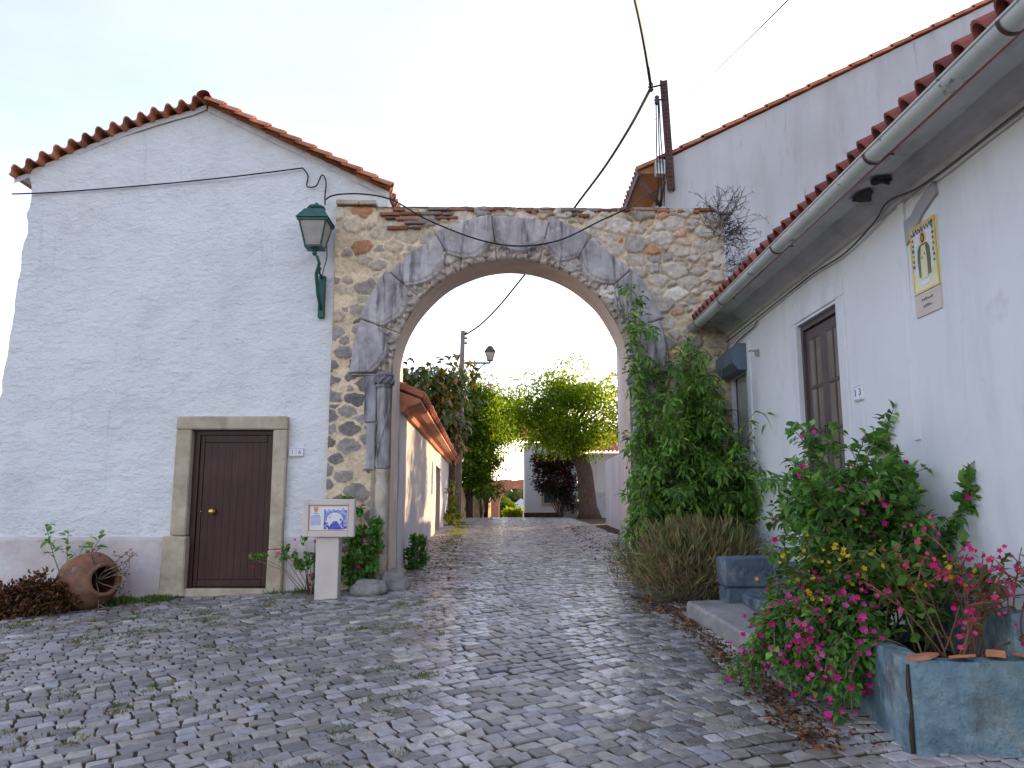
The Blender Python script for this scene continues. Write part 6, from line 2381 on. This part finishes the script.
def far_buildings():
    # sunlit rubble wall on the left
    root = thing('rubble_garden_wall', (-2.5, 36, H(-2.5, 36)), 'sunlit golden rubble wall below the bougainvillea on the left verge', 'wall')
    b = MB()
    A, Bp = Vector((-2.75, 36, 0)), Vector((-1.35, 50, 0))
    d = (Bp - A)
    vs, fs = [], []
    n, nz = 60, 14
    for i in range(n + 1):
        p = A + d * (i / n)
        g = H(p.x, p.y)
        top = 2.35 - .3 * i / n + .08 * noise.noise(Vector((p.y, 0, 0)))
        for j in range(nz + 1):
            z = g - .2 + (top - g + .2) * j / nz
            q = .10 * noise.noise(Vector((p.y * 2.2, z * 3.2, 0))) + .05 * noise.noise(Vector((p.y * 6, z * 7, 0)))
            vs.append((p.x + q, p.y, z))
        vs.append((p.x - .5, p.y, top))
        vs.append((p.x - .5, p.y, g - .2))
    k = nz + 3
    for i in range(n):
        for j in range(k - 1):
            fs.append([i * k + j, i * k + j + 1, (i + 1) * k + j + 1, (i + 1) * k + j])
    fs += [list(range(k)), [n * k + j for j in range(k)]]
    b.add(vs, fs, 0)
    b.build('wall_body', M['mortar'], root)
    # second arch, brick
    Y = 56.0
    root = thing('brick_arch', (.2, Y, H(0, Y)), 'distant brown brick arch framing green hills at the end of the street', 'arch')
    b = MB()
    cx, r = .28, 1.22
    zc = 1.28
    x0, x1, zt = -1.95, 2.6, 3.12
    g = H(0, Y) - .4
    n = 24
    Yb = Y + 1.4
    vs, fs = [], []
    prof = [(cx - r, g)] + [(cx + r * math.cos(PI - PI * k / n), zc + r * math.sin(PI * k / n)) for k in range(n + 1)] + [(cx + r, g)]
    out = [(x0, g)] + [(x0 + (x1 - x0) * k / n, zt + .04 * math.sin(k)) for k in range(n + 1)] + [(x1, g)]
    for y in (Y, Yb):
        for (p, q) in zip(prof, out):
            vs += [(p[0], y, p[1]), (q[0], y, q[1])]
    m = 2 * len(prof)
    for k in range(len(prof) - 1):
        fs.append([2 * k, 2 * k + 2, 2 * k + 3, 2 * k + 1])
        fs.append([m + 2 * k, m + 2 * k + 1, m + 2 * k + 3, m + 2 * k + 2])
        fs.append([2 * k, m + 2 * k, m + 2 * k + 2, 2 * k + 2])
        fs.append([2 * k + 1, 2 * k + 3, m + 2 * k + 3, m + 2 * k + 1])
    b.add(vs, fs, 0)
    b.build('wall', M['brick'], root)
    b = MB()
    for k in range(22):
        t0, t1 = PI * k / 22 + .01, PI * (k + 1) / 22 - .01
        b.extr([(cx + math.cos(t0) * (r + .01), Y - .04, zc + math.sin(t0) * (r + .01)), (cx + math.cos(t0) * (r + .26), Y - .04, zc + math.sin(t0) * (r + .26)), (cx + math.cos(t1) * (r + .26), Y - .04, zc + math.sin(t1) * (r + .26)), (cx + math.cos(t1) * (r + .01), Y - .04, zc + math.sin(t1) * (r + .01))], (0, .06, 0), 0, tuple([R.uniform(.8, 1.35)] * 3) + (1,))
    b.build('arch_ring', M['brick'], root)
    # blue white house with a dark window
    Y = 44.0
    xa, xb = (525 - 512) / F * Y * 1.0, 3.7
    root = thing('blue_white_house', (2.2, Y, H(2, Y)), 'flaking blue white house with one dark green shuttered window', 'house')
    b = MB()
    w0, w1 = at(544, 503, Y), at(557, 487, Y)
    g = H(2, Y) - .3
    top = 4.9
    xs_, zs_ = [xa, w0.x, w1.x, xb], [g, w0.z, w1.z, top]
    for i in range(3):
        for j in range(3):
            if i == 1 and j == 1: continue
            b.add([(xs_[i], Y, zs_[j]), (xs_[i + 1], Y, zs_[j]), (xs_[i + 1], Y, zs_[j + 1]), (xs_[i], Y, zs_[j + 1])], [[0, 1, 2, 3]])
    b.add([(xa, Y, g), (xa, Y, top), (xa, Y + 7, top), (xa, Y + 7, g)], [[0, 1, 2, 3]])
    b.add([(xb, Y, g), (xb, Y + 7, g), (xb, Y + 7, top), (xb, Y, top)], [[0, 1, 2, 3]])
    b.add([(xa, Y + 7, g), (xa, Y + 7, top), (xb, Y + 7, top), (xb, Y + 7, g)], [[0, 1, 2, 3]])
    for (xq, d) in ((w0.x, 1), (w1.x, -1)):
        b.add([(xq, Y, w0.z), (xq, Y + .25, w0.z), (xq, Y + .25, w1.z), (xq, Y, w1.z)], [[0, 1, 2, 3]])
    b.build('wall', M['plaster_smooth'], root)
    b = MB()
    b.box(xa - .06, 2.75, Y - .05, Y + .1, g, H(2, Y) + .42, jit=.02)
    b.build('plinth', M['bark'], root)
    b = MB()
    f = .14
    b.box(w0.x - f, w0.x - .002, Y - .03, Y + .1, w0.z - f, w1.z + f)
    b.box(w1.x + .002, w1.x + f, Y - .03, Y + .1, w0.z - f, w1.z + f)
    b.box(w0.x, w1.x, Y - .028, Y + .1, w1.z + .002, w1.z + f)
    b.box(w0.x, w1.x, Y - .05, Y + .1, w0.z - f, w0.z - .002)
    wn = b.build('window', M['limestone'], root)
    b = MB()
    for k in range(2):
        xm = (w0.x + w1.x) / 2
        b.box(w0.x + .01 if k == 0 else xm + .008, xm - .008 if k == 0 else w1.x - .01, Y + .12, Y + .16, w0.z + .005, w1.z - .005)
    b.build('shutter', M['pane_green'], wn)
    b = MB()
    b.box(w1.x + .3, xb, Y - .04, Y + .1, H(2, Y) - .2, 1.85, jit=.01)
    b.build('render_patch', M['patch'], root)
    b = MB()
    sl = Vector((0, math.cos(.4), math.sin(.4)))
    wave_sheet(b, (xa - .2, Y - .3, top + .05), (1, 0, 0), sl, Vector((0, -sl.z, sl.y)), 16, .22, .05, 4, 1.1)
    b.build('roof', [M['terracotta']], root)
    # pale house at the far right
    Y = 40.5
    xa = at(589, 500, Y).x
    root = thing('pale_house', (6, Y, H(6, Y)), 'pale cream house with grey lower wall behind the gnarled trunk', 'house')
    b = MB()
    b.box(xa, 11, Y, Y + 6, H(6, Y) - .3, 4.1)
    b.build('wall', M['plaster_old'], root)
    b = MB()
    b.box(xa - .03, 11, Y - .06, Y + .1, H(6, Y) - .3, 2.05)
    b.build('lower_wall', M['patch'], root)
    b = MB()
    sl = Vector((0, math.cos(.4), math.sin(.4)))
    wave_sheet(b, (xa - .3, Y - .3, 4.15), (1, 0, 0), sl, Vector((0, -sl.z, sl.y)), 26, .22, .05, 3, 1.1)
    b.build('roof', [M['terracotta']], root)
    # tiny white house in the valley
    Y = 150.0
    a, c = at(517, 512, Y), at(526, 502, Y)
    root = thing('valley_house', (c.x, Y, H(0, Y)), 'tiny white house with red roof in the valley beyond the brick arch', 'house')
    b = MB()
    zb, zt = H(0, Y) - .5, at(520, 503.5, Y).z
    x0 = at(514.5, 505, Y).x
    pk = at(521, 496.5, Y).z
    b.extr([(x0, Y, zb), (x0 + 2.6, Y, zb), (x0 + 2.6, Y, zt), (x0 + 1.3, Y, zt + 1.0), (x0, Y, zt)], (0, 6, 0))
    b.box(x0 + 2.61, x0 + 7, Y + .3, Y + 5.7, zb, zt - .1)
    b.build('wall', M['plaster'], root)
    b = MB()
    b.extr([(x0 + 2.4, Y + .1, zt - .12), (x0 + 2.4, Y + 3, zt + 1.4), (x0 + 2.4, Y + 5.9, zt - .12)], (4.8, 0, 0), 0, (1.2, 1.1, 1, 1))
    b.build('roof', M['terracotta'], root)


far_buildings()


def garden_wall():
    root = thing('garden_wall', (3.2, 24, H(3.2, 24)), 'plain pale garden wall along the right of the street past the arch', 'wall')
    b = MB()
    n, vs, fs = 50, [], []
    for i in range(n + 1):
        y = 19.05 + 8.6 * i / n
        t = 3.0 + .03 * noise.noise(Vector((y, 0, 0)))
        x = 3.15 + .02 * (y - 19) + .02 * noise.noise(Vector((y * .8, 3, 0)))
        vs += [(x, y, .2), (x + .004, y, t * .5), (x, y, t - .06), (x + .05, y, t), (x + .32, y, t), (x + .36, y, .2)]
    for i in range(n):
        for j in range(5):
            fs.append([i * 6 + j, i * 6 + j + 1, (i + 1) * 6 + j + 1, (i + 1) * 6 + j])
    fs += [list(range(6)), [n * 6 + j for j in range(6)][::-1]]
    b.add(vs, fs, 0)
    b.build('wall_body', M['plaster_old'], root)


garden_wall()
tree('added_shade_tree', (4.75, 25.5, H(4.7, 25.5)), (4.75, 25.5, 4.6), (1.75, 2.2, 1.5), [(4.75, 25.5, .5), (4.75, 25.5, 2.0), (4.75, 25.5, 3.4)], [.16, .13, .1], 24, 3600, .2, .10,
     [(.07, .12, .016), (.11, .16, .02), (.14, .17, .03)], 'leafy tree added behind the pale garden wall to dapple the low house opposite', 'tree', matl='leaf_bright', blob_r=.36)  # added tree, placed so its shadow dapples the low house wall

# hillside woodland (stuff) and a few individual trees inside the second arch
P, D, C = [], [], []
for k in range(420):
    y = R.uniform(190, 420)
    x = R.uniform(-.14, .12) * y
    h = R.uniform(2.5, 5)
    c = (x, y, H(x, y) + h * .45)
    q, d = in_blob(34, c, (h * .75, h * .75, h * .6), .5)
    P.append(q); D.append(d)
    cc = pal(34, [(.045, .075, .025), (.06, .095, .03), (.035, .06, .022), (.08, .10, .04)], .2)
    C.append(cc * np.array([1, 1, 1, 1]))
P, D, C = np.concatenate(P), np.concatenate(D), np.concatenate(C)
o = leaves('woodland', M['leaf'], None, P, D + R.normal(size=P.shape) * .4, np.array([0, 0, 1.]) + R.normal(size=P.shape) * .5, R.uniform(1.4, 2.6, len(P)), R.uniform(1.0, 1.8, len(P)), C, far=True, org=(0, 300, 0))
tag(o, 'soft green woodland covering the far hillside', 'woodland', kind='stuff')
for (px, py, Y, w, lab, cols) in ((506, 512, 95, 1.5, 'round green tree just beyond the brick arch', [(.05, .10, .02), (.07, .13, .025)]), (514, 516, 78, .8, 'bright yellow green bush low inside the brick arch', [(.16, .20, .03), (.13, .17, .03)]), (500, 505, 120, 1.7, 'darker olive tree at the left inside the brick arch', [(.04, .07, .025), (.05, .085, .03)])):
    c = at(px, py, Y)
    g = H(c.x, Y)
    hz = max(c.z - g, .6)
    tree('valley_tree', (c.x, Y, g), (c.x, Y, g + hz * .9 + .3), (w, w, w * .9), [(c.x, Y, g - .2), (c.x, Y, g + .5), (c.x, Y, g + hz * .6)], [.2, .16, .1], 16, 1500, .32, .2, cols, lab, 'tree', matl='leaf_bright', blob_r=.5)

# climbing plant & weed by the gate
p = at(446, 508, 27.5)
bush('wall_creeper', (lx(27.5) + .18, 27.5, H(-2.2, 27.5)), [((lx(27.5) + .2, 27.5, 1.2), (.2, .5, .5)), ((lx(27) + .25, 27, 1.9), (.16, .3, .5)), ((lx(26.5) + .3, 26.6, .95), (.28, .5, .3))], 700, .12, .07, [(.10, .13, .02), (.15, .17, .03), (.06, .1, .02)], 'yellow green creeper at the end of the low house wall', 'creeper', matl='leaf_bright', npaths=14, stemm='twig', far=True)

# ------------------------------------------------------------------ sky, sun, view
SUN_EL, SUN_AZ = math.radians(11), math.radians(33)     # azimuth measured from +Y towards +X
w = bpy.data.worlds.new('World')
scene.world = w
w.use_nodes = True
t = w.node_tree
sky = t.nodes.new('ShaderNodeTexSky')
sky.sky_type = 'NISHITA'
sky.sun_disc = False
sky.sun_elevation = SUN_EL
sky.sun_rotation = SUN_AZ
sky.air_density = 1.0
sky.dust_density = .7
sky.ozone_density = 1.2
bg = t.nodes['Background']
bg.inputs['Strength'].default_value = .15
# thin high veil of haze cloud mixed over the clear sky
tc_ = t.nodes.new('ShaderNodeTexCoord')
veil, _f = ramp_noise(t, tc_.outputs['Generated'], 2.2, [(.25, (.80, .88, 1.27, 1)), (.75, (1.26, 1.33, 1.66, 1))], 8, (1, 1, 3.5), .6)
sm_ = mix(t, 'MIX', .56, sky.outputs[0], veil)
t.links.new(sm_, bg.inputs['Color'])
sd = bpy.data.lights.new('sun', 'SUN')
sd.energy = 2.0
sd.angle = math.radians(.6)
sd.color = (1, .74, .42)
so = bpy.data.objects.new('sun', sd)
COL.objects.link(so)
dirv = Vector((math.sin(SUN_AZ) * math.cos(SUN_EL), math.cos(SUN_AZ) * math.cos(SUN_EL), math.sin(SUN_EL)))
so.rotation_euler = dirv.to_track_quat('Z', 'Y').to_euler()
so.location = (30, 60, 30)
vs_ = scene.view_settings
vs_.view_transform = 'Standard'
vs_.look = 'None'
vs_.gamma = 1
vs_.use_curve_mapping = False
vs_.exposure = 2.27
vs_.use_white_balance = True
vs_.white_balance_temperature = 6900
vs_.white_balance_tint = 21
scene.cycles.use_denoising = True
scene.cycles.max_bounces = 6
scene.cycles.diffuse_bounces = 3
scene.cycles.transparent_max_bounces = 8
